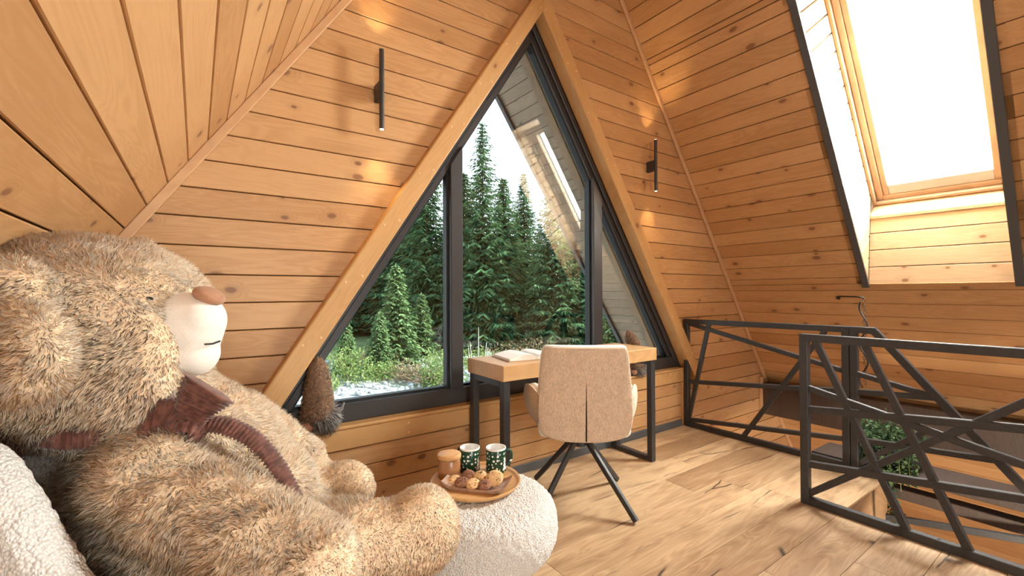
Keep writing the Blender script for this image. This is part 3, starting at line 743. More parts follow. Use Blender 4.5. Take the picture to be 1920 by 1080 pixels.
# ------------------------------------------------------------------ railings
RW = 0.040
def railing(name, x, label, members, base):
    e = empty(name, base, label, 'railing')
    for i, (nm, (y0, z0), (y1, z1), w) in enumerate(members):
        MB().bar((x, y0, z0), (x, y1, z1), w - 0.0009 * i, w, (1, 0, 0)).build(nm, M['black'], e, bevel=0.003)
    return e
NRX = 2.675
yn = -0.55                                                      # where the near railing ends, beyond the picture
def ext(a, b, y): t = (y - a[0]) / (b[0] - a[0]); return (y, a[1] + t * (b[1] - a[1]))
nr = [('post', (1.045, 0.0), (1.045, 0.905), RW), ('post', (yn, 0.0), (yn, 0.905), RW),
      ('top_rail', (1.065, 0.887), (yn - .02, 0.887), RW), ('bottom_rail', (1.065, 0.020), (yn - .02, 0.020), RW),
      ('bar', (1.031, 0.505), ext((1.031, .505), (0.268, 0.588), yn), 0.034), ('bar', (1.034, 0.212), ext((1.034, .212), (0.27, 0.310), yn), 0.034),
      ('brace', (0.995, 0.880), (0.628, 0.03), 0.032), ('brace', (0.781, 0.880), (0.425, 0.03), 0.032),
      ('brace', (1.030, 0.618), ext((1.018, 0.616), (0.269, 0.446), yn), 0.032), ('brace', (1.030, 0.055), ext((1.023, 0.060), (0.267, 0.690), 0.04), 0.032),
      ('brace', (0.05, 0.880), (-0.40, 0.03), 0.032)]
rail_a = railing('railing', NRX, 'nearest black steel railing with slanting bars along the floor edge', nr, (NRX, 0.3, 0))
for y in (0.52, -0.2):
    MB().lathe([(0.006, 0), (0.006, 0.002)], (NRX, y, 0.040), 10).build('bolt', M['anthracite2'], rail_a)
FRX = 3.40
fr = [('post', (2.225, 0.0), (2.225, 0.902), RW), ('post', (1.090, -0.1), (1.090, 0.910), RW),
      ('top_rail', (2.245, 0.884), (1.07, 0.890), RW), ('bottom_rail', (2.245, 0.018), (1.07, 0.020), RW),
      ('bar', (2.205, 0.375), ext((2.212, 0.375), (1.349, 0.466), 1.10), 0.032), ('bar', (2.205, 0.056), ext((2.205, 0.056), (1.355, 0.156), 1.10), 0.032),
      ('brace', (2.20, 0.865), ext((2.193, 0.864), (1.22, 0.648), 1.10), 0.032), ('brace', (2.025, 0.870), (2.212, 0.06), 0.032), ('brace', (1.205, 0.872), (1.76, 0.02), 0.032)]
railing('railing', FRX, 'far black steel railing meeting the wall under the window', fr, (FRX, 1.6, 0))
st = [('post', (1.046, -0.1), (1.046, 0.910), RW), ('top_rail', (1.066, 0.892), (0.935, 0.890), RW), ('handrail', (0.945, 0.892), ext((0.941, 0.888), (0.343, 0.143), -0.15), RW),
      ('bar', (1.04, 0.617), (0.66, 0.532), 0.032), ('bar', (1.04, 0.500), (0.66, 0.532), 0.032), ('brace', (1.05, 0.03), (0.69, 0.352), 0.032),
      ('bar', (1.04, 0.200), (0.42, 0.252), 0.032), ('bar', (1.05, -0.258), ext((1.046, -0.254), (0.347, -0.12), 0.0), 0.034)]
railing('stair_railing', FRX, 'black steel stair handrail descending from the double post', st, (FRX, 0.6, 0))

# dark shelf behind the far railing, second lower plank
sh = tag(MB().span((3.46, -1.2, -0.005), (3.76, 1.315, 0.038)).build('shelf_board', M['darkwood'], None, bevel=0.004), 'dark stained wooden ledge behind the far railing carrying the trailing plant', 'shelf')
tag(MB().span((3.47, -1.2, -0.125), (3.56, 1.00, -0.062)).build('ledge_beam', M['darkwood'], None, bevel=0.004), 'dark wooden beam running just below the plant ledge', 'beam')

# ------------------------------------------------------------------ desk, book
DX0, DX1, DY0, DY1, DZ = 1.277, 2.525, 1.878, 2.243, 0.760
desk = empty('desk', ((DX0 + DX1) / 2, (DY0 + DY1) / 2, 0), 'oak topped desk on black steel frames under the window', 'desk')
dt = MB().box((0, 0, 0), (DX1 - DX0, DY1 - DY0, 0.082)).build('desk_top', M['deskwood'], None, bevel=0.003)
dt.parent = desk; dt.matrix_parent_inverse = desk.matrix_basis.inverted(); dt.matrix_basis = Matrix.Translation(((DX0 + DX1) / 2, (DY0 + DY1) / 2, DZ - 0.041))
for x in (DX0 + 0.028, DX1 - 0.028):
    for y in (DY0 + 0.028, DY1 - 0.030): MB().span((x - .02, y - .02, 0), (x + .02, y + .02, DZ - .083)).build('leg', M['black'], desk, bevel=0.002)
    MB().span((x - .02, DY0 + .048, 0), (x + .02, DY1 - .050, .030)).build('foot_bar', M['black'], desk, bevel=0.002)
    MB().span((x - .02, DY0 + .048, DZ - .115), (x + .02, DY1 - .050, DZ - .083)).build('top_bar', M['black'], desk, bevel=0.002)
M['paper'] = plain('book paper', (0.86, 0.83, 0.78), 0.8); M['cover'] = plain('book cover', (0.50, 0.36, 0.25), 0.6)
book = empty('open_book', (1.56, 2.05, DZ), 'open book with white pages lying on the desk', 'book')
bR = Matrix.Rotation(math.radians(-10), 3, 'Z'); bc = Vector((1.56, 2.05, DZ))
def W(x, y, z): return bc + bR @ Vector((x, y, z))
MB().prism([W(-.17, -.12, .0), W(.17, -.12, .0), W(.17, .12, .0), W(-.17, .12, .0)], [W(-.17, -.12, .005), W(.17, -.12, .005), W(.17, .12, .005), W(-.17, .12, .005)]).build('cover', M['cover'], book)
for sg in (-1, 1):
    prof = [(0.002, 0.012), (0.02, 0.030), (0.055, 0.036), (0.10, 0.030), (0.162, 0.016)]
    fr_ = [W(sg * .002, -.113, .0052), W(sg * .162, -.113, .0052)] + [W(sg * x, -.113, z) for x, z in reversed(prof)]
    bk_ = [W(sg * .002, .113, .0052), W(sg * .162, .113, .0052)] + [W(sg * x, .113, z) for x, z in reversed(prof)]
    MB().prism(fr_, bk_).build('page_block', M['paper'], book)

# ------------------------------------------------------------------ swivel chair
def fabric(name, c, scale=420, bump=0.5, var=0.14, stretch=(1, 1, 0.25)):
    t = NT(name); tc = t.n('TexCoord'); v = t.vmul(tc.outputs['Object'], stretch)
    f = t.noise(v, scale, 2, 0.7); f2 = t.noise(tc.outputs['Object'], 30, 2)
    k = t.math('ADD', t.math('MULTIPLY', f, 0.8), t.math('MULTIPLY', f2, 0.2))
    col = t.mix(t.smooth(k, 0.32, 0.68), tuple(x * (1 - var) for x in c), tuple(min(1, x * (1 + var)) for x in c))
    t.principled(col, 0.95, t.bump(f, bump, 0.002), spec=0.1, sheen=0.2); return t.m
M['fabric_shaded'] = fabric('shaded upholstery weave', (0.60, 0.46, 0.34), 300, 0.7, 0.22)  # chair fabric as it looks in shade, the shading put into the colour
M['fabric_lit'] = fabric('lit upholstery weave', (0.84, 0.80, 0.74), 200, 0.6, 0.10, (1, 1, 1))  # same chair fabric, its lit tone put into the colour
chair = empty('swivel_chair', (1.715, 1.775, 0), 'beige upholstered swivel chair with armrests, tucked up to the desk', 'chair')
CA = math.radians(52); cF = Vector((math.cos(CA), math.sin(CA), 0)); cS = Vector((math.sin(CA), -math.cos(CA), 0)); cO = Vector((1.715, 1.775, 0))
def K(x, y, z): return cO + cS * x + cF * y + Vector((0, 0, z))
def pad(name, outline, y_of, thick, mat, parent, n=10, smooth=True):
    """cushion slab: outline rows [(z, half width)], front/back offset along y_of(x, z)"""
    vs, fs = [], []; rows = len(outline)
    for side in (0, 1):
        for z, hw in outline:
            for i in range(n + 1):
                u = -1 + 2 * i / n; x = u * hw
                edge = max(abs(u) ** 6, 0)
                vs.append(K(x, y_of(x, z) + (thick if side else 0) + (-1 if side else 1) * thick * 0.30 * edge, z))
    m_ = n + 1; off = rows * m_
    for j in range(rows - 1):
        for i in range(n):
            a = j * m_ + i; fs.append((a, a + 1, a + m_ + 1, a + m_)); b = off + a; fs.append((b, b + m_, b + m_ + 1, b + 1))
    for j in range(rows - 1):
        a = j * m_; fs.append((a, a + m_, off + a + m_, off + a)); a += n; fs.append((a, off + a, off + a + m_, a + m_))
    for i in range(n):
        fs.append((i, off + i, off + i + 1, i + 1)); a = (rows - 1) * m_ + i; fs.append((a, a + 1, off + a + 1, off + a))
    return soft(MB().add(vs, fs).build(name, mat, parent), 2)
def yb(x, z): return -0.285 + 0.55 * x * x + 0.10 * max(0, 0.50 - z) - 0.03 * (z - 0.6)
out_b = [(0.400, 0.09), (0.410, 0.175), (0.432, 0.222), (0.52, 0.240), (0.62, 0.232), (0.72, 0.224), (0.81, 0.215), (0.852, 0.208), (0.868, 0.195)]
back = pad('backrest', out_b, yb, 0.030, M['fabric_shaded'], chair)
pad('back_cushion', [(0.470, 0.17), (0.480, 0.215)] + [(z + 0.006, hw + 0.006) for z, hw in out_b[3:]], lambda x, z: yb(x, z) + 0.024, 0.070, M['fabric_lit'], chair)
# stitched slit up the middle of the back
vs, fs = [], []
for i in range(9):
    z = 0.408 + 0.29 * i / 8; w = 0.0035 * (1 - (i / 8) ** 2) + 0.0006
    for x in (-w, w): vs.append(K(x, yb(x, z) - 0.0006, z))
for i in range(8): fs.append((2 * i, 2 * i + 1, 2 * i + 3, 2 * i + 2))
M['slit'] = plain('dark seam', (0.03, 0.02, 0.015), 0.9)
MB().add(vs, fs).build('seam', M['slit'], chair)
for sg in (-1, 1):
    # armrest: curved shell from the back edge forwards
    rows = []
    for j in range(9):
        t = j / 8; y = -0.235 + 0.46 * t; x = sg * (0.232 + 0.075 * math.sin(min(1, t * 1.6) * math.pi / 2)); zt = 0.60 + 0.055 * math.sin(math.pi * min(1, t * 1.3 + .1)); zb = 0.42 + 0.02 * t
        rows.append((x, y, zb, zt))
    for nm, dx, th, mat in (('armrest', 0.0, 0.018, M['fabric_shaded']), ('armrest_lining', -0.020, 0.040, M['fabric_lit'])):
        vs, fs = [], []
        for x, y, zb, zt in rows:
            q = sg
            bulge = [(-0.055, zb), (-0.018, zb + .05), (0.004, (zb + zt) / 2), (0.006, zt - .03), (-0.004, zt)]
            for bx, bz in bulge: vs.append(K(x + q * (bx + dx), y, bz))
            for bx, bz in reversed(bulge): vs.append(K(x + q * (bx + dx - th), y, bz - (0.004 if nm == 'armrest' else -0.004)))
        L_ = 10
        for j in range(8):
            for k in range(L_): a = j * L_ + k; b = j * L_ + (k + 1) % L_; fs.append((a, b, b + L_, a + L_))
        fs += [tuple(range(L_ - 1, -1, -1)), tuple(8 * L_ + k for k in range(L_))]
        soft(MB().add(vs, fs).build(nm, mat, chair), 2)
def rbox(name, c, half, mat, parent, KF, lv=3):
    vs, fs = [], []; 
    o = MB(); vv = [KF(c[0] + sx * half[0], c[1] + sy * half[1], c[2] + sz * half[2]) for sx in (-1, 1) for sy in (-1, 1) for sz in (-1, 1)]
    o.add(vv, [(0, 1, 3, 2), (4, 6, 7, 5), (0, 4, 5, 1), (2, 3, 7, 6), (0, 2, 6, 4), (1, 5, 7, 3)])
    ob = o.build(name, mat, parent); b = ob.modifiers.new('bevel', 'BEVEL'); b.width = min(half) * 0.7; b.segments = 4; ob.data.shade_smooth(); return ob
rbox('seat', (0, 0.02, 0.452), (0.235, 0.235, 0.050), M['fabric_lit'], chair, K)
rbox('seat_shell', (0, 0.03, 0.412), (0.170, 0.20, 0.018), M['fabric_shaded'], chair, K)
MB().lathe([(0.034, 0.300), (0.038, 0.306), (0.038, 0.385), (0.075, 0.390), (0.075, 0.396)], cO, 24).build('swivel_column', M['black'], chair)
M['legtip'] = plain('brown foot cap', (0.20, 0.09, 0.045), 0.6)
for k in range(4):
    a = CA + math.pi / 4 + k * math.pi / 2; d = Vector((math.cos(a), math.sin(a), 0)); r_ = 0.345
    lg = MB().bar(cO + d * 0.028 + Vector((0, 0, 0.352)), cO + d * r_ + Vector((0, 0, 0.013)), 0.022, 0.028, d.cross(Vector((0, 0, 1)))).build('leg', M['black'], chair, bevel=0.003)
    if k == 1:
        MB().bar(cO + d * (r_ - 0.03) + Vector((0, 0, 0.046)), cO + d * (r_ + .004) + Vector((0, 0, 0.009)), 0.024, 0.030, d.cross(Vector((0, 0, 1)))).build('foot_cap', M['legtip'], lg)

# ------------------------------------------------------------------ wall lamps
M['lens'] = (lambda t: (t.link(t.n('Emission').outputs[0], t.out.inputs[0]), t)[1])(NT('lamp lens')).m
for nd in M['lens'].node_tree.nodes:
    if nd.type == 'EMISSION': nd.inputs[0].default_value = (1, 0.82, 0.55, 1); nd.inputs[1].default_value = 12
for x, zc, lab in ((0.755, 2.155, 'slim black tube wall lamp left of the window, throwing light up and down'), (2.935, 2.125, 'slim black tube wall lamp right of the window, near the corner trim')):
    e = empty('wall_lamp', (x, D, zc), lab, 'wall lamp'); y = 2.180
    MB().lathe([(0.0125, -0.200), (0.0125, 0.200)], (x, y, zc), 20).build('tube', M['black'], e)
    MB().span((x - 0.013, y + 0.004, zc - 0.042), (x + 0.013, D - 0.0005, zc + 0.042)).build('mount', M['black'], e, bevel=0.002)
    for sg in (-1, 1):
        MB().lathe([(0.009, -0.0008), (0.009, 0.0008)], (x, y, zc + sg * 0.2012), 16).build('lens', M['lens'], e)
        ld = bpy.data.lights.new('lamp_spot', 'SPOT'); ld.energy = 5.0; ld.color = (1.0, 0.72, 0.36); ld.spot_size = math.radians(75); ld.spot_blend = 0.9; ld.shadow_soft_size = 0.012
        lo = bpy.data.objects.new('lamp_spot', ld); COL.objects.link(lo); lo.parent = e; lo.matrix_parent_inverse = e.matrix_basis.inverted()
        lo.matrix_basis = Matrix.Translation((x, y, zc + sg * 0.206)) @ (Matrix.Rotation(math.pi, 4, 'X') if sg > 0 else Matrix.Identity(4))

# ------------------------------------------------------------------ boucle pouf, tray and snacks
def boucle(name, c):
    t = NT(name); tc = t.n('TexCoord'); vo = t.n('TexVoronoi', feature='F1'); t.link(tc.outputs['Object'], vo.inputs['Vector']); vo.inputs['Scale'].default_value = 170
    n_ = t.noise(tc.outputs['Object'], 90, 2, 0.6)
    h = t.math('SUBTRACT', n_, t.math('MULTIPLY', vo.outputs['Distance'], 0.9))
    col = t.mix(t.smooth(vo.outputs['Distance'], 0.15, 0.75), c, tuple(x * 0.80 for x in c))
    t.principled(col, 0.95, t.bump(h, 0.9, 0.006), spec=0.1, sheen=0.3); return t.m
M['boucle'] = boucle('white boucle', (0.80, 0.77, 0.73))
_ct = bpy.data.textures.new('boucle_lumps', 'CLOUDS'); _ct.noise_scale = 0.014; _ct.noise_depth = 1
def lumpy(o, strength=0.009, lv=3):
    m = o.modifiers.new('subsurf', 'SUBSURF'); m.levels = lv; m.render_levels = lv
    d = o.modifiers.new('displace', 'DISPLACE'); d.texture = _ct; d.strength = strength; d.mid_level = 0.5; d.texture_coords = 'LOCAL'; o.data.shade_smooth(); return o
M['legwood'] = wood('oiled beech', (0.55, 0.28, 0.12), (0.42, 0.19, 0.07), (0.2, 0.1, 0.05), 0.0, 0.0)
PC = Vector((0.83, 1.36, 0))
pouf = empty('pouf', PC, 'round white boucle pouf stool carrying a wooden tray', 'pouf')
lumpy(MB().lathe([(0.10, 0.212), (0.20, 0.216), (0.243, 0.236), (0.266, 0.282), (0.272, 0.33), (0.262, 0.385), (0.235, 0.418), (0.19, 0.429), (0.10, 0.431), (0.03, 0.431)], PC, 40).build('cushion', M['boucle'], pouf))
for k in range(4):
    a = 0.35 + k * math.pi / 2; d = Vector((math.cos(a), math.sin(a), 0))
    MB().tube([PC + d * 0.165 + Vector((0, 0, 0.20)), PC + d * 0.215 + Vector((0, 0, 0.0))], [0.019, 0.012], 12).build('leg', M['legwood'], pouf, True)
TRZ = 0.436
M['traywood'] = wood('tray wood', (0.62, 0.36, 0.15), (0.50, 0.25, 0.09), (0.2, 0.1, 0.05), 0.0, 0.03)
TC = Vector((0.838, 1.415, TRZ))
o = MB().lathe([(0.14, 0), (0.156, 0.004), (0.165, 0.017), (0.163, 0.020), (0.155, 0.012), (0.145, 0.009), (0.02, 0.009)], (0, 0, 0), 48).build('round_tray', M['traywood'], None, True)
o.matrix_basis = Matrix.Translation(TC); tag(o, 'round wooden tray lying on the white pouf', 'tray')
TZ = TRZ + 0.0095
# jar with wooden lid
M['amber'] = plain('brown glazed jar', (0.33, 0.15, 0.065), 0.25, 0, 0.12, 20)
J = Vector((0.778, 1.508, TZ)); jar = empty('lidded_jar', J, 'brown jar with a pale wooden lid on the tray', 'jar')
MB().lathe([(0.036, 0), (0.041, 0.003), (0.042, 0.068), (0.039, 0.072)], J, 36).build('body', M['amber'], jar, True, bevel=0.001)
MB().lathe([(0.0435, 0.0725), (0.045, 0.076), (0.045, 0.085), (0.042, 0.088), (0.01, 0.0885)], J, 36).build('lid', M['traywood'], jar, True)
# mugs
def mug_mat():
    t = NT('green glazed mug with white dots'); tc = t.n('TexCoord'); p = tc.outputs['Object']; s = t.n('SeparateXYZ'); t.link(p, s.inputs[0])
    ang = t.math('ARCTAN2', s.outputs['Y'], s.outputs['X']); cb = t.n('CombineXYZ'); t.put(cb.inputs[0], t.math('MULTIPLY', ang, 0.038)); t.put(cb.inputs[1], s.outputs['Z'])
    vo = t.n('TexVoronoi', voronoi_dimensions='2D', feature='F1'); t.link(cb.outputs[0], vo.inputs['Vector']); vo.inputs['Scale'].default_value = 62; vo.inputs['Randomness'].default_value = 0.75
    sp = t.n('SeparateColor'); t.link(vo.outputs['Color'], sp.inputs[0])
    dot = t.math('LESS_THAN', vo.outputs['Distance'], t.math('MULTIPLY_ADD', sp.outputs[0], 0.18, 0.12))
    band = t.math('MULTIPLY', t.math('GREATER_THAN', s.outputs['Z'], 0.006), t.math('LESS_THAN', s.outputs['Z'], 0.080))
    col = t.mix(t.math('MULTIPLY', dot, band), (0.012, 0.060, 0.032), (0.82, 0.84, 0.80))
    t.principled(col, 0.22); return t.m
M['mug'] = mug_mat(); M['mugwhite'] = plain('white glaze', (0.82, 0.82, 0.80), 0.2)
def mug(pos, rz, lab, hang):
    e = empty('mug', pos, lab, 'mug', 'green mugs on the tray'); Rz = Matrix.Rotation(rz, 4, 'Z')
    b = MB().lathe([(0.036, 0), (0.0395, 0.003), (0.0385, 0.05), (0.0385, 0.089), (0.0375, 0.091)], (0, 0, 0), 40, None, (True, False)).build('body', M['mug'], None, True)
    i = MB().lathe([(0.0386, 0.086), (0.0392, 0.0895), (0.0385, 0.0925), (0.0362, 0.0925), (0.0355, 0.088), (0.0345, 0.02), (0.02, 0.014)], (0, 0, 0), 40, None, (False, True)).build('rim', M['mugwhite'], None, True)
    hp = [Vector((0.037, 0, 0.078)), Vector((0.052, 0, 0.080)), Vector((0.062, 0, 0.066)), Vector((0.062, 0, 0.044)), Vector((0.052, 0, 0.024)), Vector((0.037, 0, 0.020))]
    sm = []
    for k in range(len(hp) - 1):
        for q in range(3): sm.append(hp[k].lerp(hp[k + 1], q / 3))
    h = MB().tube(sm + [hp[-1]], 0.0048, 8).build('handle', M['mug'], None, True)
    tri = []; fs = []          # printed tree with a stacked outline, hugging the wall of the mug
    def cyl(u, zz): return (0.0397 * math.cos(u / 0.0397), 0.0397 * math.sin(u / 0.0397), zz)
    for (z0, z1, w) in ((0.012, 0.034, 0.0125), (0.028, 0.048, 0.0095), (0.043, 0.064, 0.0065)):
        n0 = len(tri); tri += [cyl(-w, z0), cyl(-w / 2, z0), cyl(0, z0), cyl(w / 2, z0), cyl(w, z0), cyl(0, z1)]; fs += [(n0, n0 + 1, n0 + 5), (n0 + 1, n0 + 2, n0 + 5), (n0 + 2, n0 + 3, n0 + 5), (n0 + 3, n0 + 4, n0 + 5)]
    pt = MB().add(tri, fs).build('printed_tree', M['mugwhite'], None)
    for ob, extra in ((b, 0), (i, 0), (h, hang), (pt, -1.15 - rz)):
        ob.parent = e; ob.matrix_basis = Rz @ Matrix.Rotation(extra, 4, 'Z')
mug(Vector((0.869, 1.512, TZ)), 0.0, 'green mug with white dots, nearer the lidded jar', 1.9)
mug(Vector((0.951, 1.452, TZ)), 0.3, 'green mug with white dots, its handle showing at the right', -0.75)
# long dish with upturned ends
M['dish'] = plain('pale brown slate dish', (0.40, 0.26, 0.19), 0.5, 0, 0.25, 25)
dd = Vector((0.65, -0.76, 0)).normalized(); dn = Vector((0.76, 0.65, 0)); dc = Vector((0.816, 1.372, TZ))
vs, fs = [], []; NU = 12
for k in range(NU + 1):
    u = -1 + 2 * k / NU; zz = 0.004 + 0.020 * abs(u) ** 5
    for w, lift in ((-1, 0.010), (-0.86, 0.002), (0.86, 0.002), (1, 0.010)):
        p = dc + dd * (0.118 * u) + dn * (0.052 * w); vs.append((p.x, p.y, p.z + zz + lift))
    for w in (0.9, -0.9):
        p = dc + dd * (0.112 * u) + dn * (0.052 * w); vs.append((p.x, p.y, p.z + (0.0 if abs(u) < .8 else 0.016 * abs(u) ** 5)))
for k in range(NU):
    for j in range(6): a = k * 6 + j; b = k * 6 + (j + 1) % 6; fs.append((a, b, b + 6, a + 6))
fs += [tuple(range(5, -1, -1)), tuple(NU * 6 + j for j in range(6))]
tag(MB().add(vs, fs).build('cookie_dish', M['dish'], None), 'long shallow brown dish of cookies on the round tray', 'dish')
# cookies
M['cookie'] = plain('baked cookie', (0.68, 0.43, 0.21), 0.85, 0, 0.22, 45, 0.8, 90); M['choc_cookie'] = plain('chocolate cookie', (0.28, 0.125, 0.07), 0.8, 0, 0.25, 45, 0.8, 90); M['chip'] = plain('chocolate chip', (0.04, 0.018, 0.010), 0.4)
CK = [(-0.086, 0.000, 0.010, 'cookie', 0.30, 'pale cookie at the far left end of the dish'), (-0.050, -0.016, 0.012, 'choc_cookie', 0.42, 'dark chocolate cookie second from the left end of the dish'),
      (-0.040, 0.022, 0.020, 'choc_cookie', 0.62, 'dark chocolate cookie leaning at the back of the dish'), (-0.008, -0.020, 0.012, 'cookie', 0.40, 'golden cookie in front at the middle of the dish'),
      (0.006, 0.022, 0.022, 'cookie', 0.60, 'golden cookie at the back, middle of the dish'), (0.036, -0.020, 0.013, 'choc_cookie', 0.42, 'dark cookie with many chips in front, right of middle'), (0.062, 0.012, 0.026, 'cookie', 0.55, 'largest golden chip cookie at the right end of the dish')]
for i, (u, w, hz, mt, tilt, lab) in enumerate(CK):
    rr = random.Random(i); p = dc + dd * u + dn * w + Vector((0, 0, 0.006 + hz)); Rr = Matrix.Rotation(rr.uniform(0, 6), 3, 'Z') @ Matrix.Rotation(tilt, 3, dd)
    R_ = 0.033 if i == 6 else 0.0255
    e = empty('cookie', p, lab, 'cookie', 'cookies in the dish'); prof = [(R_ * .7, -0.006), (R_ * .97, -0.003), (R_, 0.001), (R_ * .85, 0.0055), (R_ * .5, 0.0075), (R_ * .1, 0.008)]
    m = MB().lathe(prof, p, 22, Matrix.Rotation(tilt, 3, dd))
    m.v = [tuple(Vector(v) + (Vector(v) - p).normalized() * 0.0022 * noise.noise(Vector(v) * 90)) for v in m.v]
    m.build('biscuit', M[mt], e, True); c = MB()
    for k in range(9):
        a, q = rr.uniform(0, 6.28), R_ * 0.85 * math.sqrt(rr.random()); top = 0.0078 - 0.006 * (q / R_) ** 2
        c.ball(p + Matrix.Rotation(tilt, 3, dd) @ Vector((q * math.cos(a), q * math.sin(a), top)), rr.uniform(.0018, .0032), None, 8, 5)
    tag(c.build('chocolate_chips', M['chip'], e, True), kind='stuff')

# ------------------------------------------------------------------ boucle armchair (faces right, seen from its side)
LR = Matrix.Rotation(-YAW, 3, 'Z')                                   # chair and bear share this facing: x to the right, y away
def LP(x, y, z): return LR @ Vector((x, y, 0)) + Vector((0, 0, z))
AC = LP(-0.83, 1.16, 0)
arm = empty('armchair', AC, 'white boucle tub armchair in the corner, the big teddy bear sitting in it', 'armchair')
vs, fs = [], []; NA = 36
def prof_top(phi):
    pts = [(0, 0.90), (70, 0.89), (80, 0.862), (89, 0.79), (98, 0.68), (107, 0.585), (120, 0.545), (150, 0.53)]
    for (a, za), (b, zb) in zip(pts, pts[1:]):
        if phi <= b: t = (phi - a) / (b - a); return za + (zb - za) * (t * t * (3 - 2 * t))
    return pts[-1][1]
for k in range(NA + 1):
    ph = -142 + 284 * k / NA; top = prof_top(abs(ph)) if ph > 0 else max(0.46, prof_top(min(150, abs(ph) * 1.9 + 12)) - 0.06); a = math.radians(180 + ph); d = Vector((math.cos(a), math.sin(a)))
    for r_, z_ in ((0.335, 0.20), (0.340, top - 0.06), (0.355, top - 0.018), (0.395, top), (0.435, top - 0.018), (0.452, top - 0.07), (0.445, 0.30), (0.42, 0.17), (0.36, 0.16)):
        vs.append(AC + LR @ Vector((d.x * r_, d.y * r_ * 0.98, 0)) + Vector((0, 0, z_)))
L_ = 9
for k in range(NA):
    for j in range(L_): a = k * L_ + j; b = k * L_ + (j + 1) % L_; fs.append((a, b, b + L_, a + L_))
fs += [tuple(range(L_ - 1, -1, -1)), tuple(NA * L_ + j for j in range(L_))]
lumpy(MB().add(vs, fs).build('tub_back', M['boucle'], arm), 0.010)
sp_ = []
lumpy(MB().lathe([(0.20, 0.17), (0.33, 0.18), (0.372, 0.22), (0.378, 0.31), (0.36, 0.362), (0.30, 0.380), (0.10, 0.385)], AC + LR @ Vector((0.09, 0, 0)), 40).build('seat_cushion', M['boucle'], arm))
for k in range(4):
    a = 0.6 + k * math.pi / 2; d = Vector((math.cos(a), math.sin(a), 0)); MB().tube([AC + d * 0.25 + Vector((0, 0, 0.18)), AC + d * 0.30], [0.02, 0.013], 12).build('leg', M['legwood'], arm, True)

# ------------------------------------------------------------------ teddy bear
bear = empty('teddy_bear', LP(-0.80, 1.15, 0.385), 'giant beige plush teddy bear with white muzzle and brown neck ribbon', 'teddy bear')
blobs = [((-1.025, 1.06, 1.030), (0.270, 0.25, 0.245)), ((-0.885, 1.04, 0.945), (0.145, 0.15, 0.142)), ((-0.96, 1.08, 1.06), (0.20, 0.22, 0.20)), ((-0.850, 1.00, 1.015), (0.110, 0.10, 0.120)),
         ((-0.870, 0.800, 1.030), (0.078, 0.038, 0.098)), ((-0.955, 0.835, 1.150), (0.075, 0.045, 0.060)), ((-0.925, 0.825, 1.08), (0.060, 0.038, 0.075)), ((-1.10, 1.30, 1.20), (0.09, 0.05, 0.10)),
         ((-0.84, 1.15, 0.640), (0.24, 0.25, 0.270)), ((-0.74, 1.13, 0.575), (0.225, 0.24, 0.205)), ((-0.80, 1.12, 0.74), (0.165, 0.20, 0.16)),
         ((-0.90, 1.10, 0.85), (0.16, 0.17, 0.12)),
         ((-0.79, 0.970, 0.745), (0.115, 0.10, 0.115))]
def cap(a, b, ra, rb, n=6):
    for k in range(n + 1):
        t = k / n; blobs.append((tuple(x + (y - x) * t for x, y in zip(a, b)), (ra + (rb - ra) * t,) * 3))
cap((-0.79, 0.965, 0.735), (-0.425, 0.945, 0.555), 0.110, 0.100)
cap((-0.60, 1.09, 0.50), (-0.32, 1.20, 0.480), 0.120, 0.098); blobs.append(((-0.250, 1.225, 0.490), (0.105, 0.090, 0.118)))
cap((-0.72, 1.34, 0.48), (-0.60, 1.46, 0.470), 0.115, 0.090); blobs.append(((-0.555, 1.47, 0.492), (0.100, 0.085, 0.090)))
cap((-0.85, 1.36, 0.74), (-0.70, 1.46, 0.58), 0.10, 0.085)
bmm = MB()
for c, r in blobs: bmm.ball(LP(*c), r, LR, 28, 18)
tmp = bmm.build('tmp_body', None); rm_ = tmp.modifiers.new('remesh', 'REMESH'); rm_.mode = 'VOXEL'; rm_.voxel_size = 0.014; rm_.use_smooth_shade = True
sm_ = tmp.modifiers.new('smooth', 'SMOOTH'); sm_.factor = 0.6; sm_.iterations = 9
dg = bpy.context.evaluated_depsgraph_get(); body_me = bpy.data.meshes.new_from_object(tmp.evaluated_get(dg)); bpy.data.objects.remove(tmp)
M['plush'] = plain('plush ground', (0.95, 0.72, 0.50), 0.95, 0, 0.12, 30)
body_me.name = 'body'; body = link('body', body_me, M['plush'], bear, True)
def fur_mat(name, c1, c2):
    t = NT(name); g = t.n('NewGeometry'); f = g.outputs['Random Per Island']; n_ = t.noise(g.outputs['Position'], 22, 2, 0.6)
    col = t.mix(t.smooth(t.math('ADD', t.math('MULTIPLY', f, 0.45), t.math('MULTIPLY', n_, 0.75)), 0.3, 0.85), c1, c2)
    d = t.n('BsdfDiffuse'); t.link(col, d.inputs[0]); tr = t.n('BsdfTranslucent'); t.link(col, tr.inputs[0]); mx = t.n('MixShader'); mx.inputs[0].default_value = 0.50
    t.link(d.outputs[0], mx.inputs[1]); t.link(tr.outputs[0], mx.inputs[2]); t.link(mx.outputs[0], t.out.inputs[0]); return t.m
M['fur'] = fur_mat('beige plush pile', (1.0, 0.78, 0.57), (1.0, 0.92, 0.80))
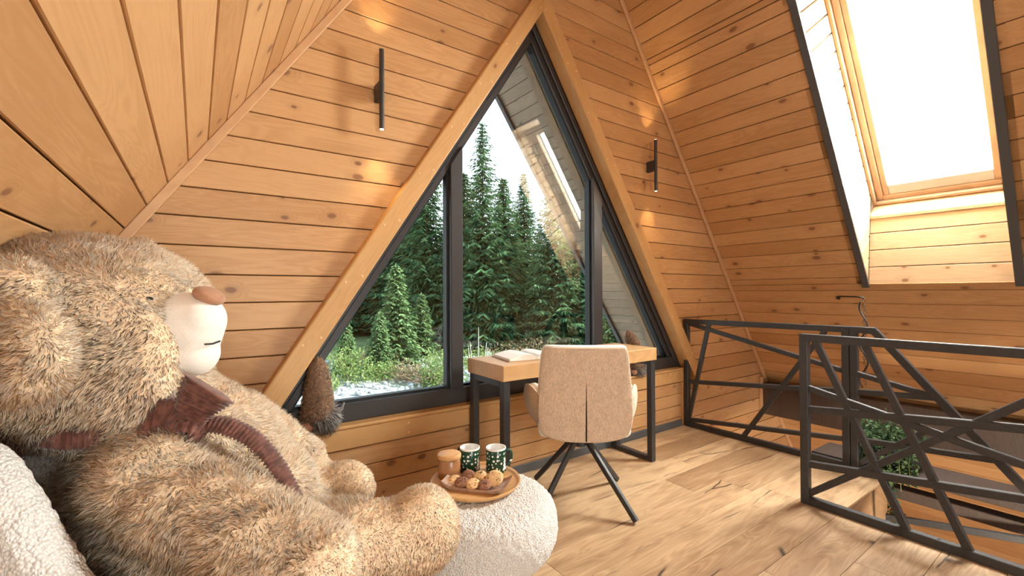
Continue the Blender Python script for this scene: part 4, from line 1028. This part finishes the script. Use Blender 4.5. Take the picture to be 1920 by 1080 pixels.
def sample_surface(me, n, r):
    me.calc_loop_triangles(); nv = len(me.vertices); co = np.empty(nv * 3); me.vertices.foreach_get('co', co); co = co.reshape(-1, 3)
    no = np.empty(nv * 3); me.vertices.foreach_get('normal', no); no = no.reshape(-1, 3)
    tr = np.empty(len(me.loop_triangles) * 3, np.int64); me.loop_triangles.foreach_get('vertices', tr); tr = tr.reshape(-1, 3)
    A, B, C_ = co[tr[:, 0]], co[tr[:, 1]], co[tr[:, 2]]; ar = np.linalg.norm(np.cross(B - A, C_ - A), axis=1); k = r.choice(len(tr), n, p=ar / ar.sum())
    u, v = r.random((n, 1)), r.random((n, 1)); fl = (u + v) > 1; u = np.where(fl, 1 - u, u); v = np.where(fl, 1 - v, v)
    P = A[k] * (1 - u - v) + B[k] * u + C_[k] * v; N = unit(no[tr[k, 0]] * (1 - u - v) + no[tr[k, 1]] * u + no[tr[k, 2]] * v); return P, N
def swirl(P, s, ph):
    return np.stack([np.sin(P[:, 1] * s + ph) + np.cos(P[:, 2] * s * 1.3 + ph * 2), np.sin(P[:, 2] * s + ph * 3) + np.cos(P[:, 0] * s * 1.2), np.sin(P[:, 0] * s + ph * .7) + np.cos(P[:, 1] * s * 1.1 + ph)], 1) * 0.5
def fur_object(name, me, n, length, width, mat, parent, comb=(0, 0, -0.6), clump=0.5, seed=3, keep=None, lift=0.55, fuzz=0.3):
    r = np.random.default_rng(seed); P, N = sample_surface(me, n, r)
    if keep is not None: q = keep(P, N); P, N = P[q], N[q]
    n = len(P); ln = (length(P) if callable(length) else np.full(n, length)) * r.uniform(0.55, 1.25, n)
    d = np.tile(np.array(comb, float), (n, 1)) + clump * (swirl(P, 34, 1.0) + 0.7 * swirl(P, 75, 2.0) + 0.6 * swirl(P, 140, 4.0)) + fuzz * r.normal(size=(n, 3))
    d = d - N * (d * N).sum(1, keepdims=True); dr = unit(N * lift + d * 0.62)
    T = P + dr * ln[:, None]; base = P - N * 0.002
    wd = unit(np.cross(dr, r.normal(size=(n, 3)))); v, f = blades(base, T, np.full(n, width) * r.uniform(.7, 1.3, n), wd)
    m = mesh_np(name, v, faces_tri=f); nn = unit(N + 0.35 * dr + 0.25 * r.normal(size=(n, 3))); nv = np.repeat(nn, 5, axis=0)
    m.shade_smooth(); m.normals_split_custom_set_from_vertices(nv.astype(np.float32).tolist())
    o = link(name, m, mat, parent); tag(o, kind='stuff'); return o
_inv = np.array(LR.transposed())
def fur_len(P):
    L3 = P @ _inv.T; leg = (L3[:, 2] < 0.62) & (L3[:, 0] > -0.40); far = (L3[:, 1] > 1.38) & (L3[:, 2] < .62); face = (L3[:, 0] > -0.77) & (L3[:, 2] > 0.86)
    return np.where(leg | far, 0.009, np.where(face, 0.010, 0.019))
fur_object('fur', body_me, 350000, fur_len, 0.0015, M['fur'], bear, comb=tuple(LR @ Vector((-0.25, 0, -0.55))), clump=0.55, keep=lambda P, N: P[:, 2] > 0.36, lift=0.42)
M['velour'] = fabric('white velour', (0.82, 0.77, 0.70), 500, 0.25, 0.06, (1, 1, 1)); M['nose'] = fabric('brown nose plush', (0.42, 0.22, 0.13), 600, 0.5, 0.3, (1, 1, 1)); M['thread'] = plain('black thread', (0.01, 0.01, 0.01), 0.7)
mz = MB(); mz.ball(LP(-0.782, 1.055, 1.058), (0.088, 0.082, 0.086), LR, 30, 20); mz.ball(LP(-0.765, 1.055, 0.998), (0.062, 0.068, 0.058), LR, 28, 18); mz.ball(LP(-0.738, 1.055, 1.075), (0.050, 0.064, 0.060), LR, 28, 18)
t_ = mz.build('tmp', None); a_ = t_.modifiers.new('r', 'REMESH'); a_.mode = 'VOXEL'; a_.voxel_size = 0.006; b_ = t_.modifiers.new('s', 'SMOOTH'); b_.factor = .6; b_.iterations = 8
dg = bpy.context.evaluated_depsgraph_get(); me_ = bpy.data.meshes.new_from_object(t_.evaluated_get(dg)); bpy.data.objects.remove(t_); me_.name = 'muzzle'
muz = link('muzzle', me_, M['velour'], bear, True); tag(muz, 'smooth white muzzle')
MB().ball(LP(-0.718, 1.055, 1.134), (0.034, 0.038, 0.019), LR @ Matrix.Rotation(math.radians(28), 3, 'Y'), 24, 14).build('nose', M['nose'], muz, True)
MB().tube([LP(-0.699, 1.012, 1.024), LP(-0.692, 1.028, 1.023), LP(-0.688, 1.048, 1.027)], 0.0022, 6).build('mouth_stitch', M['thread'], muz)
MB().ball(LP(-0.800, 0.978, 1.128), (0.011, 0.007, 0.005), LR, 14, 8).build('eye', M['thread'], bear, True)
# ribbon: bow loop at the neck and a long tail lying over the belly
M['cord'] = (lambda t: t)(NT('brown corduroy'))
t = M['cord']; tc = t.n('TexCoord'); col = t.mix(t.smooth(t.noise(tc.outputs['Object'], 60, 2), .3, .7), (0.095, 0.035, 0.025), (0.19, 0.078, 0.056)); t.principled(col, 0.9, None, spec=.15, sheen=.35); M['cord'] = t.m
def ribbon(name, path, width, rib=0.0095, amp=0.0045, parent=bear, side=None, thick=0.006):
    """strip with cross ribs; path points (x,y,z) in the bear's frame"""
    P = [LP(*p) for p in path]; pts = []
    for i in range(len(P) - 1):
        p0, p1, p2, p3 = P[max(i - 1, 0)], P[i], P[i + 1], P[min(i + 2, len(P) - 1)]; n_ = max(3, int((p2 - p1).length / 0.0022))
        for k in range(n_):
            t = k / n_; pts.append(0.5 * ((2 * p1) + (p2 - p0) * t + (2 * p0 - 5 * p1 + 4 * p2 - p3) * t * t + (3 * p1 - p0 - 3 * p2 + p3) * t ** 3))
    pts.append(P[-1]); vs, fs = [], []; acc = 0; sd = LR @ Vector(side or (0, 1, 0)); n_ = 6
    for i, p in enumerate(pts):
        d = (pts[min(i + 1, len(pts) - 1)] - pts[max(i - 1, 0)]).normalized(); s_ = (sd - d * sd.dot(d)).normalized(); up = d.cross(s_)
        if i: acc += (p - pts[i - 1]).length
        w = width(i / (len(pts) - 1)) if callable(width) else width; h = thick + amp * math.sin(acc / rib * 2 * math.pi); hw = w / 2 + amp * 0.6 * math.sin(acc / rib * 2 * math.pi)
        for a, b in ((-1, -.2), (-.6, .8), (.6, .8), (1, -.2), (.6, -1), (-.6, -1)): vs.append(p + s_ * hw * a + up * h * b)
    for i in range(len(pts) - 1):
        for k in range(n_): a = i * n_ + k; b = i * n_ + (k + 1) % n_; fs.append((a, b, b + n_, a + n_))
    fs += [tuple(range(n_ - 1, -1, -1)), tuple((len(pts) - 1) * n_ + k for k in range(n_))]
    return MB().add(vs, fs).build(name, M['cord'], parent, True)
ribbon('ribbon_tail', [(-0.710, 1.00, 0.845), (-0.655, 1.01, 0.842), (-0.590, 1.02, 0.805), (-0.535, 1.02, 0.742), (-0.490, 1.01, 0.672), (-0.468, 1.00, 0.630), (-0.440, 0.99, 0.622), (-0.40, 1.00, 0.625)], lambda t: 0.050 - 0.012 * t, side=(0, 0.8, 0.5))
ribbon('ribbon_knot', [(-0.748, 0.985, 0.828), (-0.728, 0.978, 0.852), (-0.702, 0.985, 0.848), (-0.695, 1.0, 0.824)], 0.062, side=(0.1, 1, 0), thick=0.013)
ribbon('ribbon_loop', [(-0.722, 0.99, 0.845), (-0.705, 0.985, 0.880), (-0.690, 0.985, 0.905), (-0.672, 0.99, 0.930)], lambda t: 0.050 + 0.070 * t, side=(0.75, 0.2, -0.45), thick=0.016)
ribbon('ribbon_loop', [(-0.728, 0.985, 0.850), (-0.750, 0.965, 0.872), (-0.775, 0.962, 0.868), (-0.785, 0.972, 0.840), (-0.765, 0.97, 0.815), (-0.735, 0.975, 0.818)], lambda t: 0.055 + 0.05 * math.sin(t * math.pi), side=(0.1, 0.5, 0.8), thick=0.014)
ribbon('ribbon_loop', [(-0.728, 0.985, 0.838), (-0.730, 0.968, 0.810), (-0.715, 0.962, 0.790), (-0.695, 0.97, 0.795)], lambda t: 0.055 + 0.03 * t, side=(0.9, 0.3, 0.1), thick=0.014)
ribbon('neck_band', [(-0.78, 1.02, 0.850), (-0.82, 0.95, 0.842), (-0.90, 0.91, 0.842), (-1.0, 0.92, 0.85)], 0.045, side=(0, 0, 1))

# ------------------------------------------------------------------ gnomes on the sill
M['hatfur'] = fur_mat('brown tweed pile', (0.52, 0.34, 0.22), (0.90, 0.70, 0.52)); M['greyfur'] = fur_mat('grey long pile', (0.30, 0.27, 0.25), (0.80, 0.76, 0.72))
M['hatbase'] = plain('brown knit', (0.20, 0.11, 0.065), 0.95, 0, 0.3, 60); M['greybase'] = plain('grey felt', (0.22, 0.20, 0.19), 0.95)
M['gnome_nose'] = plain('pinkish brown nose plush', (0.48, 0.24, 0.15), 0.9, 0, 0.15, 80)
def gnome(x, y, h, lean, lab, seed):
    z0 = ZS + 0.0135; e = empty('gnome_figure', (x, y, z0), lab, 'figurine'); zb = 0.10 * h / 0.35
    n = 9; pts = []; rs = []
    for k in range(n):
        t = k / (n - 1); pts.append(Vector((x + lean * max(0, t - .45) ** 1.4 * 1.2, y, z0 + h * (0.16 + 0.84 * t)))); rs.append(0.070 * (1 - t) ** 0.42 * (h / 0.35) ** .5 + 0.008)
    hat = MB().tube(pts, rs, 18).build('hat', M['hatbase'], e, True); fur_object('hat_pile', hat.data, 7000, 0.010, 0.0022, M['hatfur'], hat, comb=(0, 0, -.2), clump=.8, seed=seed, fuzz=.8)
    bd = MB().ball((x + 0.012, y, z0 + h * 0.15), (0.066, 0.055, h * 0.15), None, 20, 12).build('body', M['greybase'], e, True)
    fur_object('beard', bd.data, 5200, 0.052, 0.0028, M['greyfur'], bd, comb=(0.35, -0.1, -1.3), clump=.35, seed=seed + 1, lift=.35)
    MB().ball((x - 0.050, y - 0.035, z0 + h * 0.085), (0.026, 0.026, 0.024), None, 16, 10).build('nose', M['gnome_nose'], e, True)
    MB().tube([(x + 0.06, y - .01, z0 + h * .16), (x + 0.105, y - .015, z0 + h * .24), (x + 0.118, y - .012, z0 + h * .33)], [0.010, 0.008, 0.004], 8).build('arm', M['greybase'], e, True)
gnome(0.475, 2.272, 0.345, 0.0, 'tall gnome with fuzzy brown pointed hat and grey beard at the left window end', 31)
gnome(2.80, 2.290, 0.345, -0.16, 'gnome with bent speckled brown hat behind the right end of the desk', 41)

# ------------------------------------------------------------------ trailing plant in its pot, hanging bracket with chain
M['potblack'] = plain('black pot', (0.02, 0.02, 0.022), 0.5); M['plantleaf'] = leaf_mat('small glossy leaves', (0.022, 0.055, 0.028), (0.16, 0.24, 0.12), 0.25)
pp = Vector((3.60, 0.93, 0.0385)); plant = empty('potted_plant', pp, 'trailing green plant in a black trough on the dark ledge', 'plant')
MB().span((3.50, 0.79, 0.039), (3.70, 1.06, 0.150)).build('trough', M['potblack'], plant, bevel=0.006)
r = np.random.default_rng(5); n = 2600; B = np.empty((n, 3)); k = 0
while k < n:
    q = r.random()
    if q < 0.62: p = np.array([r.normal(3.60, .06), r.uniform(.77, 1.08), 0.165 + abs(r.normal(0, .045)) * (1.3 - abs(0))])
    elif q < 0.90: p = np.array([r.normal(3.47, .02), r.uniform(.76, 1.06), r.uniform(-0.03, 0.17)])
    else: t = r.random(); p = np.array([r.normal(3.445, .015), 0.905 - 0.05 * t + r.normal(0, .018), 0.05 - 0.33 * t])
    B[k] = p; k += 1
dr = unit(r.normal(size=(n, 3)) + (-.3, 0, .3)); v, f = blades(B, B + dr * r.uniform(.014, .026, (n, 1)), r.uniform(.010, .016, n), unit(np.cross(dr, r.normal(size=(n, 3)))))
tag(link('leaves', mesh_np('leaves', v, faces_tri=f), M['plantleaf'], plant), kind='stuff')
m = MB()
for q in range(6):
    y_ = 0.80 + q * .045; m.tube([(3.58, y_, .15), (3.50, y_, .17), (3.455, y_, .10), (3.45, y_ - .01, -.02 - .05 * (q % 3))], .002, 5)
m.tube([(3.50, .90, .16), (3.45, .90, .08), (3.445, .88, -.12), (3.445, .86, -.27)], .002, 5); m.build('vines', M['shrubleaf'], plant)

hb = on_right(1.415 + 0.13, 1.405, -0.004); he = Vector((4.06, 1.185, 1.078)); hang = empty('hanging_chain', hb, 'black wall bracket with cable and chain hanging behind the far railing', 'chain')
MB().tube([hb, hb + Vector((-.03, -.02, .012)), he + Vector((.05, .06, .012)), he + Vector((0, 0, .004))], 0.0055, 8).build('bracket_arm', M['black'], hang, True)
MB().lathe([(0.015, 0), (0.015, 0.005)], hb, 14, NR.to_track_quat('-Z', 'Y').to_matrix()).build('wall_plate', M['black'], hang)
cb = []
for i in range(40):
    t = i / 39; cb.append(he + Vector((-0.02 + 0.012 * math.sin(t * 17), 0.028 * math.sin(t * 15 + .5), -0.02 - 0.64 * t)))
MB().tube(cb, 0.0058, 8).build('cable', M['black'], hang, True)
ch = MB()
for i in range(30):
    p = he + Vector((0.006, 0.004 * math.sin(i), -0.012 - i * 0.0215)); ax = Vector((1, 0, 0)) if i % 2 else Vector((0, 1, 0)); lp = []
    for q in range(11): a = q / 10 * 2 * math.pi; lp.append(p + ax * 0.0075 * math.cos(a) + Vector((0, 0, 0.014 * math.sin(a))))
    ch.tube(lp, 0.0022, 5, False)
M['brass'] = plain('dull brass chain', (0.20, 0.15, 0.09), 0.4, 0.8); ch.build('chain_links', M['brass'], hang, True)

# ------------------------------------------------------------------ added unseen lamp under the loft, brightens the boards downstairs
M['shade'] = plain('white lamp shade', (0.8, 0.78, 0.74), 0.6)
dl = empty('downstairs_fill_lamp', (2.0, -0.2, -0.24), 'added unseen drum lamp under the loft, brightening the boards downstairs', 'lamp')
MB().lathe([(0.16, -0.14), (0.165, -0.135), (0.165, -0.002), (0.16, 0.0)], (2.0, -0.2, -0.24), 32).build('drum_shade', M['shade'], dl, True)
dld = bpy.data.lights.new('downstairs_fill', 'POINT'); dld.energy = 170; dld.color = (1.0, 0.86, 0.66); dld.shadow_soft_size = 0.15
dlo = bpy.data.objects.new('downstairs_fill', dld); COL.objects.link(dlo); dlo.parent = dl; dlo.matrix_parent_inverse = dl.matrix_basis.inverted(); dlo.location = (2.0, -0.2, -0.58)
